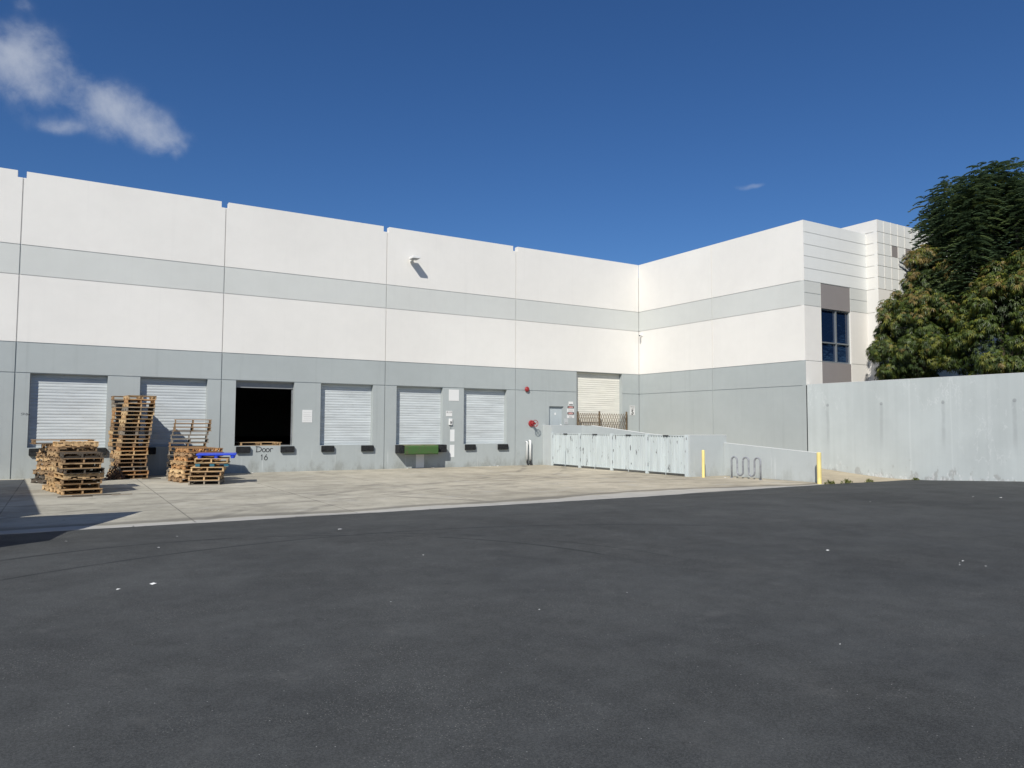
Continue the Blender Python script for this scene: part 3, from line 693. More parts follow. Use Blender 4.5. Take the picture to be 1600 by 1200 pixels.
board('speed_limit_sign', 'white speed limit sign reading 5 beside the inner corner', 'sign', 26.53, 26.90, 2.57, 3.11, fn=five)
def wall_mark():
    mb = MB(); y = D - .003
    stroke(mb, arc(-1.22, 2.30 - .02, .05, .03, 160, -40, 6) + [(-1.26, 2.24)], .014, y); stroke(mb, arc(-1.10, 2.27, .03, .03, 0, 360, 8), .014, y); stroke(mb, [(-1.05, 2.25), (-1.03, 2.27), (-1.01, 2.24)], .02, y)
    mb.build('painted_lettering', M['marker'], wh)
wall_mark()

# green dock leveler lip
def leveler():
    t = thing('dock_leveler', 'green edge-of-dock plate hanging below the fifth dock door', 'dock leveler', (13.9, D, .6))
    mb = MB(); mb.prism([(D - .56, 1.05), (D - .59, .98), (D - .585, .68), (D - .55, .645), (D - .55, .98), (D - .53, 1.02)], 'x', 13.06, 14.70); mb.build('lip', M['greenpaint'], t)
    mb = MB(); mb.prism([(D - .001, DOCK - .02), (D - .56, 1.051), (D - .56, 1.068), (D - .001, DOCK + .001)], 'x', 13.03, 14.73)
    mb.build('deck_plate', mat('worn_green_plate', lambda t_: t_.mix(t_.sm(t_.noise(wpos(t_), 3, 5), .4, .6), (0.13, 0.15, 0.07), (0.21, 0.19, 0.12)), .6), t)
    for x in (13.25, 13.9, 14.5):
        mb = MB(); mb.box((x, D - .50, .80), (x + .06, D - .02, 1.03)); mb.build('support', M['black'], t)
leveler()

# folding gate at the cream door
def scissor_gate():
    t = thing('scissor_gate', 'brown folding lattice gate across the cream rolling door', 'folding gate', (24.5, D - .12, DOCK))
    y = D - .12
    for x, h in ((22.93, 2.72), (24.34, 2.76), (26.20, 2.76)):
        mb = MB(); mb.box((x - .035, y - .03, DOCK), (x + .035, y + .03, h)); mb.build('post', M['rust'], t)
    for x0, x1, n in ((22.98, 24.29, 11), (24.39, 26.15, 11)):
        mb = MB(); z0, z1 = DOCK + .08, 2.64; s = (x1 - x0) / n; hz = .37
        for i in range(-4, n + 1):
            for sg in (1, -1):
                xa = x0 + i * s if sg > 0 else x1 - i * s; xb = xa + sg * s * 4
                za, zb = z0, z1
                if sg > 0:
                    lo, hi = max(x0, xa), min(x1, xb)
                else: lo, hi = max(x0, xb), min(x1, xa)
                if hi - lo < .05: continue
                f = lambda x: za + (zb - za) * (x - xa) / (xb - xa)
                yo = y + (.006 if sg > 0 else -.006)
                mb.tube([(lo, yo, f(lo)), (hi, yo, f(hi))], .0145, 4)
        mb.build('lattice', M['rust'], t)
scissor_gate()

# ------------------------------------------------------------------ ramp wall, trash enclosure, retaining wall
XG = 20.82
def enclosure():
    t = thing('enclosure_wall', 'pale grey concrete wall round the trash bay and landing below the ramp', 'wall', (XG, 21.1, 0))
    mb = MB()
    mb.box((XG, 30.50, 0), (XG + .15, D - .002, 1.985)); mb.box((XG + .15, 30.50, 0), (XR + .15, 30.65, 1.985))
    mb.build('landing_parapet', M['enclosure'], t)
    mb = MB(); mb.box((XG - .004, 30.496, 1.986), (XG + .154, D - .002, 2.000)); mb.box((XG + .155, 30.496, 1.986), (XR + .154, 30.654, 2.000)); mb.box((XG + .006, 20.996, 1.611), (XR + .164, 21.134, 1.626)); mb.build('lit_top', M['lit_top'], t)  # thin added strips painting the sunlit wall tops paler
    mb = MB(); mb.box((XG + .01, 21.0, 0), (XR + .16, 21.13, 1.61)); mb.build('end_wall', M['enclosure'], t)
    t2 = thing('ramp_wall', 'low pale grey wall with sloping top along the ramp', 'wall', (XR, 16.8, 0))
    mb = MB(); prof = [(16.70, 0), (20.995, 0), (20.995, 1.295), (16.70, 1.03)]
    mb.prism(prof, 'x', XR, XR + .15); mb.build('lower_section', M['enclosure'], t2, bevel=.008)
    mb = MB(); mb.prism([(21.135, 0), (30.495, 0), (30.495, 1.985), (29.7, 1.985), (25.81, 1.64), (21.135, 1.32)], 'x', XR, XR + .15)
    mb.build('upper_section', M['enclosure'], t2)
    def top_strip(pts):
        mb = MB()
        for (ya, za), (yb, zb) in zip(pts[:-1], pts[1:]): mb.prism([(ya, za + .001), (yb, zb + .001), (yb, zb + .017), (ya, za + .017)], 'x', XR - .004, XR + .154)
        mb.build('lit_top', M['lit_top'], t2)
    top_strip([(16.70, 1.03), (20.994, 1.295)]); top_strip([(21.14, 1.32), (25.81, 1.64), (29.7, 1.985)])
enclosure()
def retaining():
    t = thing('retaining_wall', 'tall pale grey stained retaining wall under the trees', 'wall', (XW, 15, 0))
    mb = MB(); mb.box((XW - .004, -38, -.05), (XW + .25, YE - .05, 3.77)); mb.build('face', M['retain'], t, bevel=.012)
    mb = MB(); mb.box((XW + .012, YE - .049, .006), (XW + .20, YE - .002, 3.75)); mb.build('joint', M['rubber'], t)
    mb = MB(); mb.box((XW - .006, -38, 3.771), (XW + .252, YE - .05, 3.786)); mb.build('lit_top', M['lit_top'], t)  # added pale strip for the bright sunlit top edge
retaining()
posts = [30.42, 28.14, 25.77, 23.45, 21.17]
labels = ['gate post next to the landing parapet', 'second gate post from the landing parapet', 'middle post of the trash bay gates', 'gate post between the two bays nearest the bollard', 'end gate post next to the enclosure end wall']
for y, lb in zip(posts, labels):
    mb = MB(); mb.box((XG - .05, y - .065, 0), (XG + .05, y + .065, 1.63)); o = mb.build('gate_post', M['gate'], None, loc=(XG, y, 0), bevel=.006); tag(o, 'pale chipped ' + lb, 'gate post', 'gate posts of the trash bays')
gl = ['leftmost pale corrugated trash bay gate beside the landing', 'second pale corrugated trash bay gate from the landing', 'third pale corrugated trash bay gate with a dark chip near its edge', 'rightmost pale corrugated trash bay gate beside the end wall']
def gates():
    for i in range(4):
        y1, y0 = posts[i] - .085, posts[i+1] + .085; mid = (y0 + y1) / 2
        t = thing('corrugated_gate', gl[i], 'gate', (XG, mid, 0), group='trash bay gates')
        for a, b, s in ((y0, mid - .012, 0), (mid + .012, y1, 1)):
            mb = MB(); zt, zb = 1.575, .13; n = max(4, round((b - a) / .155)); p = (b - a) / n; x = XG - .005
            prev = None; pr = []
            for k in range(n): q = a + k * p; pr += [(q, .0), (q + p * .58, .0), (q + p * .66, .055), (q + p * .90, .055)]
            pr.append((b, 0.0))
            base = len(mb.v); m_ = len(pr)
            for yy, d in pr: mb.v.append((x + d, yy, zb))
            for yy, d in pr: mb.v.append((x + d, yy, zt - (.045 if d > .03 else 0)))
            for k in range(m_ - 1): mb.f.append((base + k, base + k + 1, base + m_ + k + 1, base + m_ + k)); mb.mi.append(0)
            mb.box((x + .058, a, zb), (x + .09, a + .05, zt)); mb.box((x + .058, b - .05, zb), (x + .09, b, zt)); mb.box((x + .058, a + .05, zb), (x + .09, b - .05, zb + .05)); mb.box((x + .058, a + .05, zt - .05), (x + .09, b - .05, zt))
            mb.box((x - .012, a, zt + .001), (x + .075, b, zt + .028)); mb.box((x - .008, a, zb - .03), (x + .07, b, zb - .001))
            lf = mb.build('leaf', M['gate'], t)
            hb = MB(); yh = y0 - .015 if s == 0 else y1 + .015
            for z in (.32, 1.38):
                hb = MB(); hb.box((x - .03, yh - .02, z), (x - .006, yh + .02, z + .13)); h = hb.build('hinge', M['steel'], t); h.parent = lf
        mb = MB(); mb.tube([(XG - .03, mid, .012), (XG - .03, mid, .75)], .011, 6); mb.tube([(XG - .03, mid, .75), (XG - .075, mid + .01, .75)], .010, 6); mb.build('drop_rod', M['gate'], t)
        mb = MB(); mb.box((XG - .032, mid - .16, 1.555), (XG - .018, mid + .16, 1.60)); mb.build('latch', M['black'], t)
gates()

# bollards, bike rack
for x, y, r, h, lb in ((21.09, 20.56, .058, 1.05, 'slim yellow bollard in front of the enclosure end wall'), (22.27, 16.33, .075, 1.08, 'thicker yellow bollard at the foot of the ramp wall')):
    t = thing('bollard', lb, 'bollard', (x, y, 0), group='yellow bollards')
    mb = MB(); mb.tube([(x, y, 0), (x, y, h - .03), (x, y, h - .008), (x, y, h)], [r, r, r * .85, r * .5], 20); mb.build('post', M['yellow'], t, smooth=False)
def rack():
    t = thing('bike_rack', 'grey wavy tube bike rack beside the low ramp wall', 'bike rack', (21.95, 19.2, 0))
    x = 21.95; ya, yb = 19.93, 18.56; n = 5; s = (ya - yb) / n; r = s / 2; pts = [(x, ya, .0)]
    for k in range(n):
        yc = ya - (k + .5) * s; upper = k % 2 == 0; zc = .80 - r if upper else .20 + r * .4
        for i in range(11):
            q = math.pi * i / 10
            pts.append((x, yc + r * math.cos(q), zc + (r if upper else -r) * math.sin(q)))
    pts.append((x, yb, .0))
    mb = MB(); mb.tube(pts, .033, 10); mb.build('tube', M['galv'], t, smooth=True)
    for y in (ya, yb):
        mb = MB(); mb.tube([(x, y, .001), (x, y, .012)], .07, 12); mb.build('base_plate', M['galv'], t)
rack()

# ------------------------------------------------------------------ pallets
def jit(a): return rnd.uniform(-a, a)
HW, HL = .508, .61              # half width (deck boards run along x), half length
SH, BT = .102, .0185
PH = SH + 2 * BT + .002
def deck_mesh(name, ys, z, missing=(), short=()):
    mb = MB()
    for i, (y, wd) in enumerate(ys):
        if i in missing: continue
        x0, x1 = -HW + jit(.012), HW + jit(.012)
        if i in short: x1 = -HW + .55 + jit(.2)
        rot = Matrix.Rotation(jit(.010), 3, 'Z')
        mb.box((x0, y - wd / 2, z), (x1, y + wd / 2, z + BT), rot=rot)
    o = mb.build(name, M['wood'], None); me = o.data; bpy.data.objects.remove(o); return me
tops = []
yl = [-.555 + .185 * i for i in range(7)]
for miss, sh in (((), ()), ((), ()), ((2,), ()), ((), (3,)), ((4,), (1,))):
    tops.append(deck_mesh('top_deck', [(y + jit(.012), (.135 if i in (0, 6) else .092)) for i, y in enumerate(yl)], BT + SH + .002, miss, sh))
bots = []
for miss in ((), (), (2,), (1,)):
    bots.append(deck_mesh('bottom_deck', [(-.545, .13), (-.27, .09), (0, .09), (.27, .09), (.545, .13)], 0, miss))
def stringer_mesh():
    z0, z1 = BT + .001, BT + SH + .001; zn = z0 + .042
    poly = [(-HL, z0), (-.40, z0), (-.37, zn), (-.20, zn), (-.17, z0), (.17, z0), (.20, zn), (.37, zn), (.40, z0), (HL, z0), (HL, z1), (-HL, z1)]
    mb = MB(); mb.prism(poly, 'x', -.021, .021); o = mb.build('stringer', M['wood'], None); me = o.data; bpy.data.objects.remove(o); return me
smesh = stringer_mesh()
mb = MB(); mb.box((-.05, -.07, BT + .001), (.05, .07, BT + SH + .001))
o = mb.build('block', M['wood'], None); bmesh_block = o.data; bpy.data.objects.remove(o)
TONES = dict(fresh=(0.52, 0.36, 0.19), tan=(0.43, 0.29, 0.155), orange=(0.42, 0.235, 0.105), brown=(0.26, 0.17, 0.095), grey=(0.25, 0.215, 0.17), dark=(0.085, 0.070, 0.055), red=(0.30, 0.12, 0.065))
TONEWORD = dict(fresh='pale new', tan='tan', orange='orange-brown', brown='brown', grey='grey weathered', dark='dark-toned', red='reddish')
def pallet(x, y, z, rot, tone, label, group, sx=1.0, sy=1.0, tilt=(0, 0), blocks=False):
    t = thing('wooden_pallet', label, 'pallet', (x, y, z), rot, group, local=True)
    t.rotation_euler = (tilt[0], tilt[1], rot)
    base = TONES[tone]
    def child(name, me, loc=(0, 0, 0), k=1.0):
        o = bpy.data.objects.new(name, me); COL.objects.link(o); o.parent = t; o.location = loc
        v = k * rnd.uniform(.82, 1.18); wv = jit(.05)
        o.color = (base[0] * v * (1 + wv), base[1] * v, base[2] * v * (1 - wv), 1)
        o.scale = (sx if name != 'stringer' else 1, sy, 1); return o
    child('top_deck', rnd.choice(tops)); child('bottom_deck', rnd.choice(bots))
    for q in (-HW + .03, 0, HW - .03):
        if blocks:
            for yb in (-HL + .07, 0, HL - .07): child('block', bmesh_block, (q * sx, yb * sy, 0), 1.05)
        else: child('stringer', smesh, (q * sx, 0, 0), 1.05)
    return t
ORD = ['first', 'second', 'third', 'fourth', 'fifth', 'sixth', 'seventh', 'eighth', 'ninth', 'tenth', 'eleventh', 'twelfth', 'thirteenth', 'fourteenth', 'fifteenth', 'sixteenth', 'seventeenth', 'eighteenth', 'nineteenth', 'twentieth', 'twenty-first', 'twenty-second']
def stack(where, group, x, y, rot, n, tones, lean=(0, 0), sx=1.0, sy=1.0, jxy=.03, jr=2.5, z0=0.0, skip=(), flips=(), of_top=0, blocks=(), wave=None):
    """n pallets from the ground up; the label counts from the top"""
    for i in range(n):
        k = n - 1 - i + of_top; f = i / max(1, n - 1)
        tn = tones[i % len(tones)] if not callable(tones) else tones(i)
        pos = 'topmost' if k == 0 else 'lowest' if i == 0 else ORD[k] + ' from the top'
        lx, ly = (wave(f) if wave else (lean[0] * f, lean[1] * f))
        r = R(rot + jit(jr)) + (math.pi / 2 if i in flips else 0)
        s = (sx, sy) if i not in flips else (sy * 1.18, sx * .85)
        pallet(x + lx + jit(jxy), y + ly + jit(jxy), z0 + .003 + i * PH, r, tn, '%s pallet, %s of %s' % (TONEWORD[tn], pos, where), group, s[0], s[1], blocks=i in blocks)
def pick(*ts):
    return lambda i: rnd.choice(ts)
GP = 'wooden pallets stacked at the dock'
def wav(f): return (-.28 * f if f < .25 else -.07 + .33 * (f - .25), .03 * math.sin(f * 5))
stack('the tall front stack', GP, 2.20, 30.00, 5, 21, pick('tan', 'brown', 'tan', 'orange', 'fresh', 'grey'), sx=.91, sy=.80, jxy=.025, jr=3.5, blocks=(8, 11, 12), wave=wav)
stack('the second tall stack close behind it', GP, 1.98, 30.84, 4, 21, pick('tan', 'fresh', 'brown', 'orange', 'grey', 'tan'), sx=.90, sy=.56, jxy=.03, jr=3, wave=lambda f: (.04 * math.sin(f * 9), 0))
# grey stack by the open bay; shade on its lower part painted as darker tones
GREYS = pick('grey', 'brown', 'dark', 'brown')
def wav2(f): return (.18 * f - .07 * math.sin(math.pi * f), .02 * math.sin(f * 6))
stack('the dark stack left of the open bay', GP, 3.92, 29.35, -6, 15, lambda i: rnd.choice(('grey', 'brown')) if i > 8 else rnd.choice(('dark', 'grey', 'brown')), sx=1.22, sy=.92, jxy=.03, jr=3, wave=wav2)
# stack behind the blue plastic pallet
stack('the orange-toned stack behind the blue pallet', GP, 3.80, 27.42, 17, 8, lambda i: ['brown', 'tan', 'fresh', 'orange', 'tan', 'orange', 'brown', 'orange'][i], sx=1.16, sy=.95, jxy=.05, jr=6, lean=(.22, 0))
stack('the short stack under the blue pallet', GP, 4.10, 26.02, -16, 3, lambda i: ['grey', 'tan', 'brown'][i], sx=.93, sy=1.03, jxy=.02, jr=2, of_top=3)
zt = 3 * PH + .003
pallet(4.16, 26.02, zt, R(-14), 'fresh', 'pale pallet with split boards just below the teal-block pallet', GP, .98, 1.0)
def teal(z):
    t = thing('block_pallet', 'cream-decked pallet on teal blocks under the blue plastic pallet', 'pallet', (4.28, 26.04, z), R(-12), GP, local=True)
    for ix in (-1, 0, 1):
        for iy in (-1, 0, 1):
            mb = MB(); mb.box((ix * .43 - .07, iy * .52 - .08, .0185), (ix * .43 + .07, iy * .52 + .08, .105)); mb.build('block', M['tealpaint'], t, bevel=.006)
    mb = MB()
    for iy in range(7): mb.box((-.52, -.60 + iy * .18, .106), (.52, -.60 + iy * .18 + .12, .128))
    o = mb.build('top_deck', M['wood'], t); o.color = (.58, .47, .30, 1)
    mb = MB()
    for ix in (-1, 0, 1): mb.box((ix * .43 - .06, -.6, 0), (ix * .43 + .06, .6, .018))
    o = mb.build('bottom_deck', M['wood'], t); o.color = (.2, .18, .15, 1)
zt += PH; teal(zt); zt += .130
pallet(4.26, 26.02, zt, R(-13), 'fresh', 'pale new wooden pallet directly under the blue plastic pallet', GP, 1.0, 1.0); zt += PH
def blue(z):
    t = thing('plastic_pallet', 'bright blue plastic pallet on top of the front pallet stack', 'pallet', (4.40, 26.05, z), R(-12), GP, local=True)
    mb = MB(); mb.box((-.60, -.55, .115), (.60, .55, .150))
    mb.box((-.605, -.555, .095), (.605, -.52, .14)); mb.box((-.605, .52, .095), (.605, .555, .14)); mb.box((-.605, -.515, .095), (-.575, .515, .14)); mb.box((.575, -.515, .095), (.605, .515, .14))
    mb.build('deck', M['blueplastic'], t, bevel=.008)
    for ix in (-1, 0, 1):
        for iy in (-1, 0, 1):
            mb = MB(); mb.tube([(ix * .50, iy * .47, 0), (ix * .50, iy * .47, .114)], [.06, .082], 14); mb.build('foot', M['blueplastic'], t)
blue(zt)
# front left group
stack('the nearest stack at left', GP, .42, 24.12, 7, 8, lambda i: ['tan', 'tan', 'brown', 'fresh', 'dark', 'tan', 'brown', 'dark'][i], sx=.96, sy=1.0, jxy=.05, jr=5, lean=(.06, .02), flips=(3,))
stack('the pale stack just behind the nearest one', GP, .20, 25.32, 9, 10, lambda i: ['tan', 'fresh', 'tan', 'brown', 'fresh', 'tan', 'brown', 'tan', 'brown', 'fresh'][i], sx=1.0, sy=1.0, jxy=.05, jr=5, lean=(.10, 0), flips=(9,))
stack('the far left stack by the first door', GP, .02, 28.75, 24, 9, lambda i: ['dark', 'dark', 'brown', 'tan', 'brown', 'tan', 'brown', 'tan', 'brown'][i], sx=1.20, sy=.95, jxy=.06, jr=6, lean=(.12, .05))
pallet(.02, 28.72, 9 * PH + .004, R(6), 'brown', 'extra long brown pallet lying across the top of the far left stack', GP, 1.70, .90)
# pallet lying in the open bay
pallet(6.98, D + .72, DOCK - .003, R(2), 'tan', 'tan wooden pallet lying on the floor of the open dock bay', GP, 1.62, .95)

# loose boards and splinters round the stacks
BG = 'loose boards on the ground by the pallets'
def loose(x, y, L, rot, tone, label, z=.002, wd=.09):
    mb = MB(); mb.box((-L / 2, -wd / 2, 0), (L / 2, wd / 2, .02)); o = mb.build('loose_board', M['wood'], None); o.location = (x, y, z); o.rotation_euler = (0, 0, R(rot))
    o.color = TONES[tone] + (1,); tag(o, label, 'board', BG)
loose(.85, 23.05, 1.15, 3, 'dark', 'longest dark loose board on the concrete before the nearest stack')
loose(.35, 22.82, .8, -4, 'dark', 'shorter dark loose board lying closest to the asphalt')
loose(1.45, 22.9, .5, 14, 'grey', 'short grey loose board lying right of the other boards')
loose(2.75, 29.1, .6, -12, 'dark', 'dark loose board lying at the foot of the tall stack')
def heap(x, y):
    mb = MB()
    for i in range(130):
        q = rnd.uniform(0, 6.28); rr = .30 * math.sqrt(rnd.random()); zz = rnd.random() * .62 * (1 - rr / .36); L = rnd.uniform(.08, .26); ln = rnd.uniform(.008, .025)
        rot = Matrix.Rotation(rnd.uniform(0, 6.28), 3, 'Z') @ Matrix.Rotation(rnd.uniform(-1.2, 1.2), 3, 'Y')
        c = Vector((x + rr * math.cos(q), y + rr * .7 * math.sin(q), max(.03, zz))); mb.box((c.x - L / 2, c.y - ln, c.z - .006), (c.x + L / 2, c.y + ln, c.z + .006), rot=rot)
    o = mb.build('splinter_heap', M['wood'], None, loc=(x, y, 0)); o.color = (.15, .095, .065, 1); tag(o, 'dark reddish heap of splintered wood at the left foot of the tall stack', 'debris', kind='stuff')
heap(1.62, 29.42)
# ------------------------------------------------------------------ litter and weeds
def scrap(x, y, s, label, group=None, z=None):
    z = (asphalt_z(y) if y < 15.5 else 0.0) + .002 if z is None else z
    s *= .75; mb = MB(); n = 7; pts = []
    a0 = rnd.uniform(0, 6.28)
    for i in range(n):
        q = a0 + 2 * math.pi * i / n; r = s * rnd.uniform(.5, 1.0); pts.append((x + r * math.cos(q) * 1.3, y + r * math.sin(q) * .8, z + rnd.uniform(0, s * .35)))
    c = (x, y, z + s * .3)
    for i in range(n): mb.face((c, pts[i], pts[(i + 1) % n]))
    o = mb.build('paper_scrap', M['paper'], None, loc=(x, y, z)); tag(o, label, 'litter', group); return o
scrap(.88, 8.9, .065, 'larger crumpled white paper scrap lying on the asphalt at left')
scrap(.56, 8.8, .03, 'small flat white scrap just left of the larger paper scrap')
scrap(9.22, 6.65, .045, 'white scrap alone on the asphalt right of centre')
GL = 'tiny pale litter scraps on the asphalt'
for x, y, s in ((10.04, 5.25, .03), (9.71, 5.12, .02), (9.91, 4.91, .022), (9.86, 5.20, .015), (4.0, 12.07, .05), (19.79, 10.04, .05), (20.06, 9.54, .06), (16.2, 10.53, .035), (4.16, 9.12, .018), (2.79, 6.86, .014), (3.88, 5.88, .016), (5.06, 6.02, .014), (5.33, 3.75, .012), (1.6, 12.8, .03), (.1, 13.2, .03), (1.2, 11.5, .025)):
    scrap(x, y, s, 'tiny pale litter scrap lying on the dark asphalt', GL)
for x, y, s in ((14.6, 31.05, .12), (13.4, 31.1, .10), (18.0, 31.0, .12), (17.6, 31.05, .08), (21.6, 19.9, .10), (6.6, 31.0, .06), (7.4, 31.05, .07)):
    scrap(x, y, s, 'pale plaster or paper scrap on the concrete at the foot of a wall', 'pale scraps at the foot of the walls', .003)
WG = 'weeds along the asphalt edge'
def weed(x, y, n, h, label):
    mb = MB()
    for i in range(n):
        q = rnd.uniform(0, 6.28); r = h * 1.5 * rnd.random() ** .7; bx, by = x + r * math.cos(q), y + .45 * r * math.sin(q); hh = h * rnd.uniform(.25, 1.0) * (1.1 - r / h / 2.2)
        for k in range(3):
            d = rnd.uniform(0, 6.28); e = rnd.uniform(.3, .9) * hh; ux, uy = math.cos(d), math.sin(d); w_ = .008
            p0 = (bx, by, .01); p1 = (bx + ux * e * .4 - uy * w_, by + uy * e * .4 + ux * w_, hh * .7); p2 = (bx + ux * e, by + uy * e, hh); p3 = (bx + ux * e * .4 + uy * w_, by + uy * e * .4 - ux * w_, hh * .7)
            mb.face((p0, p1, p2, p3), rnd.randint(0, 1))
    o = mb.build('weed', [M['leaf_yellow'], M['leaf_mid']], None, loc=(x, y, 0)); tag(o, label, 'weed', WG)
weed(22.42, 16.02, 60, .20, 'dry weed tuft right beside the thicker bollard')
weed(23.25, 15.98, 50, .22, 'taller weed tuft second from the thicker bollard')
weed(24.45, 15.92, 50, .17, 'low green weed tuft in the middle of the ramp foot')
weed(26.95, 15.70, 40, .15, 'dark weed tuft at the foot of the retaining wall')

# ------------------------------------------------------------------ trees
def limb_tree(t, x, y, z0, tips, r0, zf):
    mb = MB()
    mb.tube([(x, y, z0 - .2), (x + .05, y + .03, z0 + (zf - z0) * .5), (x, y, zf)], [r0, r0 * .8, r0 * .62], 10)
    for tx, ty, tz in tips:
        a = Vector((x, y, zf - rnd.uniform(0, .8))); b = Vector((tx, ty, tz)); c = a.lerp(b, .5) + Vector((jit(.2), jit(.2), .15))
        mb.tube([a, c, b], [r0 * .5, r0 * .3, r0 * .08], 7)
    mb.build('trunk', M['bark'], t, smooth=True)
def whorl_crown(t, core, clumps, n, leaf, russet, yellow):
    """leaf whorls on the shells of many small clumps, with a dark sparse inside"""
    mb = MB(); every = core + clumps; wts = [.40 * c[3] ** 2 for c in core] + [c[3] ** 2 for c in clumps]; done = 0
    tones = [rnd.random() for c in every]
    while done < n:
        ci = rnd.choices(range(len(every)), wts)[0]; c = every[ci]; ctr = Vector(c[:3]); r = c[3]; inner = ci < len(core)
        d = Vector((rnd.gauss(0, 1), rnd.gauss(0, 1), rnd.gauss(0, 1))).normalized()
        p = ctr + Vector((d.x, d.y, d.z * .85)) * r * (rnd.random() ** .30) * rnd.uniform(.85, 1.12) * (.9 if inner else 1)
        if p.z < 3.4: continue
        if not inner and any((p - Vector(k[:3])).length < k[3] * .72 for k in core) and rnd.random() < .8: continue
        done += 1
        ax = (d + Vector((0, 0, .75)) + Vector((jit(.4), jit(.4), jit(.3)))).normalized()
        a = ax.orthogonal().normalized(); b = ax.cross(a)
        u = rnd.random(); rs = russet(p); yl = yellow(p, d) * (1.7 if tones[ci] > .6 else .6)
        mi = (0 if u < .65 else 1) if inner else 3 if u < rs else 2 if u < rs + yl else 1 if u < .80 else 0  # inner leaves get darker greens: shade inside the crown painted in
        k = rnd.randint(6, 9); L0 = leaf * rnd.uniform(.75, 1.25); ph = rnd.uniform(0, 6.28)
        for i in range(k):
            q = ph + 2 * math.pi * i / k + jit(.2); h = a * math.cos(q) + b * math.sin(q)
            L = L0 * rnd.uniform(.75, 1.1); wv = L * .125
            s = h.cross(ax).normalized()
            p1 = p + h * L * .40 + ax * L * .14; p2 = p + h * L * .92 - Vector((0, 0, 1)) * L * rnd.uniform(.25, .6)
            mb.face((p, p1 + s * wv - ax * wv * .35, p2, p1), mi); mb.face((p, p1, p2, p1 - s * wv - ax * wv * .35), mi)
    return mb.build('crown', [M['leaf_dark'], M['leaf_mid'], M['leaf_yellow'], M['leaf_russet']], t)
def mk_clumps(core, n, rr):
    out = []
    while len(out) < n:
        c = rnd.choices(core, [k[3] ** 2 for k in core])[0]; d = Vector((rnd.gauss(0, 1), rnd.gauss(0, 1), rnd.gauss(0, 1))).normalized()
        p = Vector(c[:3]) + d * c[3] * rnd.uniform(.80, 1.02)
        if any((p - Vector(k[:3])).length < k[3] * .75 for k in core) or p.z < 3.5: continue
        out.append((p.x, p.y, p.z, rnd.uniform(*rr)))
    return out
def tree_one():
    x, y = 30.35, 17.4
    t = thing('bushy_tree', 'bushy yellow-green tree with russet tips in front of the office tower', 'tree', (x, y, 3.2))
    core = [(30.0, 17.5, 4.9, 1.30), (30.5, 17.3, 6.4, 1.40), (30.95, 17.15, 7.9, 1.0), (29.85, 17.6, 6.1, 1.0), (31.3, 16.9, 5.2, 1.25), (29.6, 17.8, 4.9, .95), (31.2, 16.95, 6.7, 1.0), (30.75, 17.3, 8.7, .6)]
    cl = mk_clumps(core, 110, (.26, .50))
    cl += [(29.35, 17.9, 7.15, .28), (29.1, 18.0, 6.6, .25), (29.5, 17.8, 7.5, .22), (28.95, 18.1, 5.6, .28)]
    limb_tree(t, x, y, 3.2, [c[:3] for c in core], .16, 4.4)
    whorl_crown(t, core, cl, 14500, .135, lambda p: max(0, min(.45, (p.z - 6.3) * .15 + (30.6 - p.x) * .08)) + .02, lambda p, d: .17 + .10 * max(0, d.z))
tree_one()
def tree_two():
    x, y = 31.1, 14.5
    t = thing('bushy_tree', 'broad yellow-green bushy tree standing at the right edge behind the wall', 'tree', (x, y, 3.2))
    core = [(30.75, 14.95, 4.9, 1.45), (31.2, 14.5, 6.5, 1.35), (31.6, 14.1, 7.6, 1.15), (31.9, 13.7, 5.0, 1.7), (32.0, 13.6, 6.9, 1.5), (32.6, 12.9, 6.0, 1.7), (32.5, 13.0, 7.7, 1.1), (33.0, 12.2, 5.0, 1.8)]
    cl = mk_clumps(core, 150, (.28, .55))
    limb_tree(t, x, y, 3.2, [c[:3] for c in core], .18, 4.4)
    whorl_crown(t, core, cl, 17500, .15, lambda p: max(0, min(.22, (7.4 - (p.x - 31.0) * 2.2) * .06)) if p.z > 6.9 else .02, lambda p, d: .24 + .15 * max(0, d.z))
tree_two()
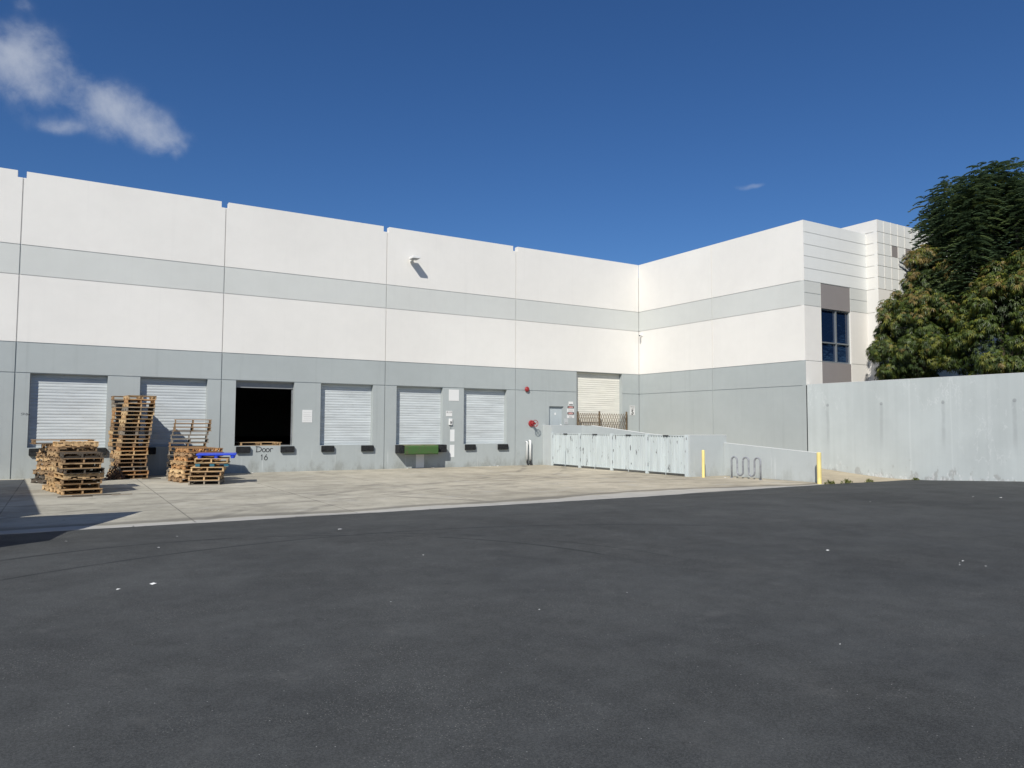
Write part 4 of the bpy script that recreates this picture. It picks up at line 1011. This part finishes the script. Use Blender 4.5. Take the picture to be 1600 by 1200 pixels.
def tree_three():
    x, y = 35.0, 15.8
    t = thing('feathery_tree', 'tall dark green tree with long feather-like leaves behind the bushy trees', 'tree', (x, y, 3.2))
    shoots = []; mb = MB()
    for i in range(380):
        q = rnd.uniform(0, 6.28); r = 4.7 * math.sqrt(rnd.random()); sx_, sy_ = x + r * math.cos(q), y + .64 * r * math.sin(q)
        topz = 12.9 - .062 * r * r + jit(.6)
        shoots.append((sx_, sy_, max(6.5, topz - rnd.choice((0, 0, 0, .8, 1.6, 2.4, 3.2, 4.2))), r))
    for sx_, sy_, tz, r in shoots:
        out = Vector((sx_ - x, (sy_ - y) * 1.2, 0)); out = out.normalized() if out.length > .1 else Vector((1, 0, 0))
        L = rnd.uniform(1.3, 2.1)
        for j in range(20):
            f = j / 20; p = Vector((sx_, sy_, tz)) - Vector((0, 0, 1)) * L * f - out * f * .25
            q = j * 2.4 + rnd.random(); h = (Vector((math.cos(q), math.sin(q), 0)) + out * .35).normalized()
            LL = rnd.uniform(.55, .85) * (.45 + .55 * min(1, f * 3.0 + .2)); up0 = .50 - .5 * f
            side = h.cross(Vector((0, 0, 1))).normalized(); mi = 1 if rnd.random() < .25 else (2 if rnd.random() < .010 else 0)
            np_ = 7
            for k in range(1, np_ + 1):
                g_ = k / np_; c = p + h * LL * g_ + Vector((0, 0, 1)) * LL * (up0 * g_ - .60 * g_ * g_)
                lw = .17 * (1 - .45 * g_) * (.75 if k == 1 else 1); fw = h * LL * .10; dr = Vector((0, 0, -1)) * lw * .45
                for sgn in (1, -1):
                    tip = c + side * sgn * lw + h * lw * .45 + dr
                    m1 = c.lerp(tip, .5); mb.face((c - fw * .4, m1 - fw, tip, m1 + fw), mi)
    limb_tree(t, x, y, 3.2, [(s[0] * .8 + x * .2, s[1] * .8 + y * .2, s[2] - 1.6) for s in shoots[::7]], .24, 7.0)
    mb.build('crown', [M['leaf_fern'], M['leaf_fern2'], M['leaf_yellow']], t)
tree_three()

# ------------------------------------------------------------------ unseen vehicles left of view, added and shaped to cast the yard shadow
WHT = mat('vehicle_white_paint', (0.70, 0.71, 0.72), .35)
TYR = mat('tyre_rubber', (0.02, 0.02, 0.02), .85)
def wheel(t, x, y, z, r=.5, wd=.28):
    mb = MB(); mb.tube([(x - wd / 2, y, z), (x + wd / 2, y, z)], r, 24); o = mb.build('wheel', TYR, t)
    m2 = MB(); m2.tube([(x - wd / 2 - .01, y, z), (x + wd / 2 + .01, y, z)], r * .55, 16); m2.build('rim', M['steel'], t).parent = o
def trailer():
    x0, x1, y0, y1 = -6.49, -3.89, 15.3, 27.5
    t = thing('shadow_trailer', 'unseen white box trailer added to cast the long left yard shadow', 'trailer', (x0, y0, 0), R(3.4))
    mb = MB(); mb.box((x0, y0, 1.15), (x1, y1, 4.1)); mb.build('box', WHT, t, bevel=.03)
    mb = MB(); mb.box((x0 + .4, y0 + .5, .85), (x1 - .4, y1 - .2, 1.149)); mb.box((x0 + .3, y1 - .12, .45), (x1 - .3, y1, .6)); mb.box((x0 + .4, y0 + 2.2, 0), (x0 + .55, y0 + 2.35, .849)); mb.box((x1 - .55, y0 + 2.2, 0), (x1 - .4, y0 + 2.35, .849)); mb.build('chassis', M['black'], t)
    for y in (24.9, 26.2):
        for x in (x0 + .2, x1 - .2): wheel(t, x, y, .5)
trailer()
def tractor():
    x0, x1 = -3.9, -1.53
    t = thing('shadow_tractor', 'unseen white truck tractor shaped to cast the pointed yard shadow', 'truck', (x0, 13, 0))
    prof = [(15.5, .9), (15.5, 3.6), (14.9, 3.05), (13.75, 1.95), (12.3, 1.75), (12.15, .7), (12.9, .6)]
    mb = MB(); mb.prism(prof, 'x', x0, x1); mb.build('cab', WHT, t, bevel=.03)
    mb = MB(); mb.face(((x0 + .2, 14.80, 2.98), (x1 - .2, 14.80, 2.98), (x1 - .2, 13.90, 2.12), (x0 + .2, 13.90, 2.12))); o = mb.build('windshield', M['glass'], t); o.location = o.location + Vector((0, -.02, .02))
    mb = MB(); mb.box((x0 + .7, 12.5, .62), (x1 - .7, 18.0, .89)); mb.build('chassis', M['black'], t)
    for x in (x0 + .16, x1 - .16):
        for y in (12.95, 16.4, 17.6): wheel(t, x, y, .5)
tractor()

for o in ROOTS:
    if '_base' in o: del o['_base']
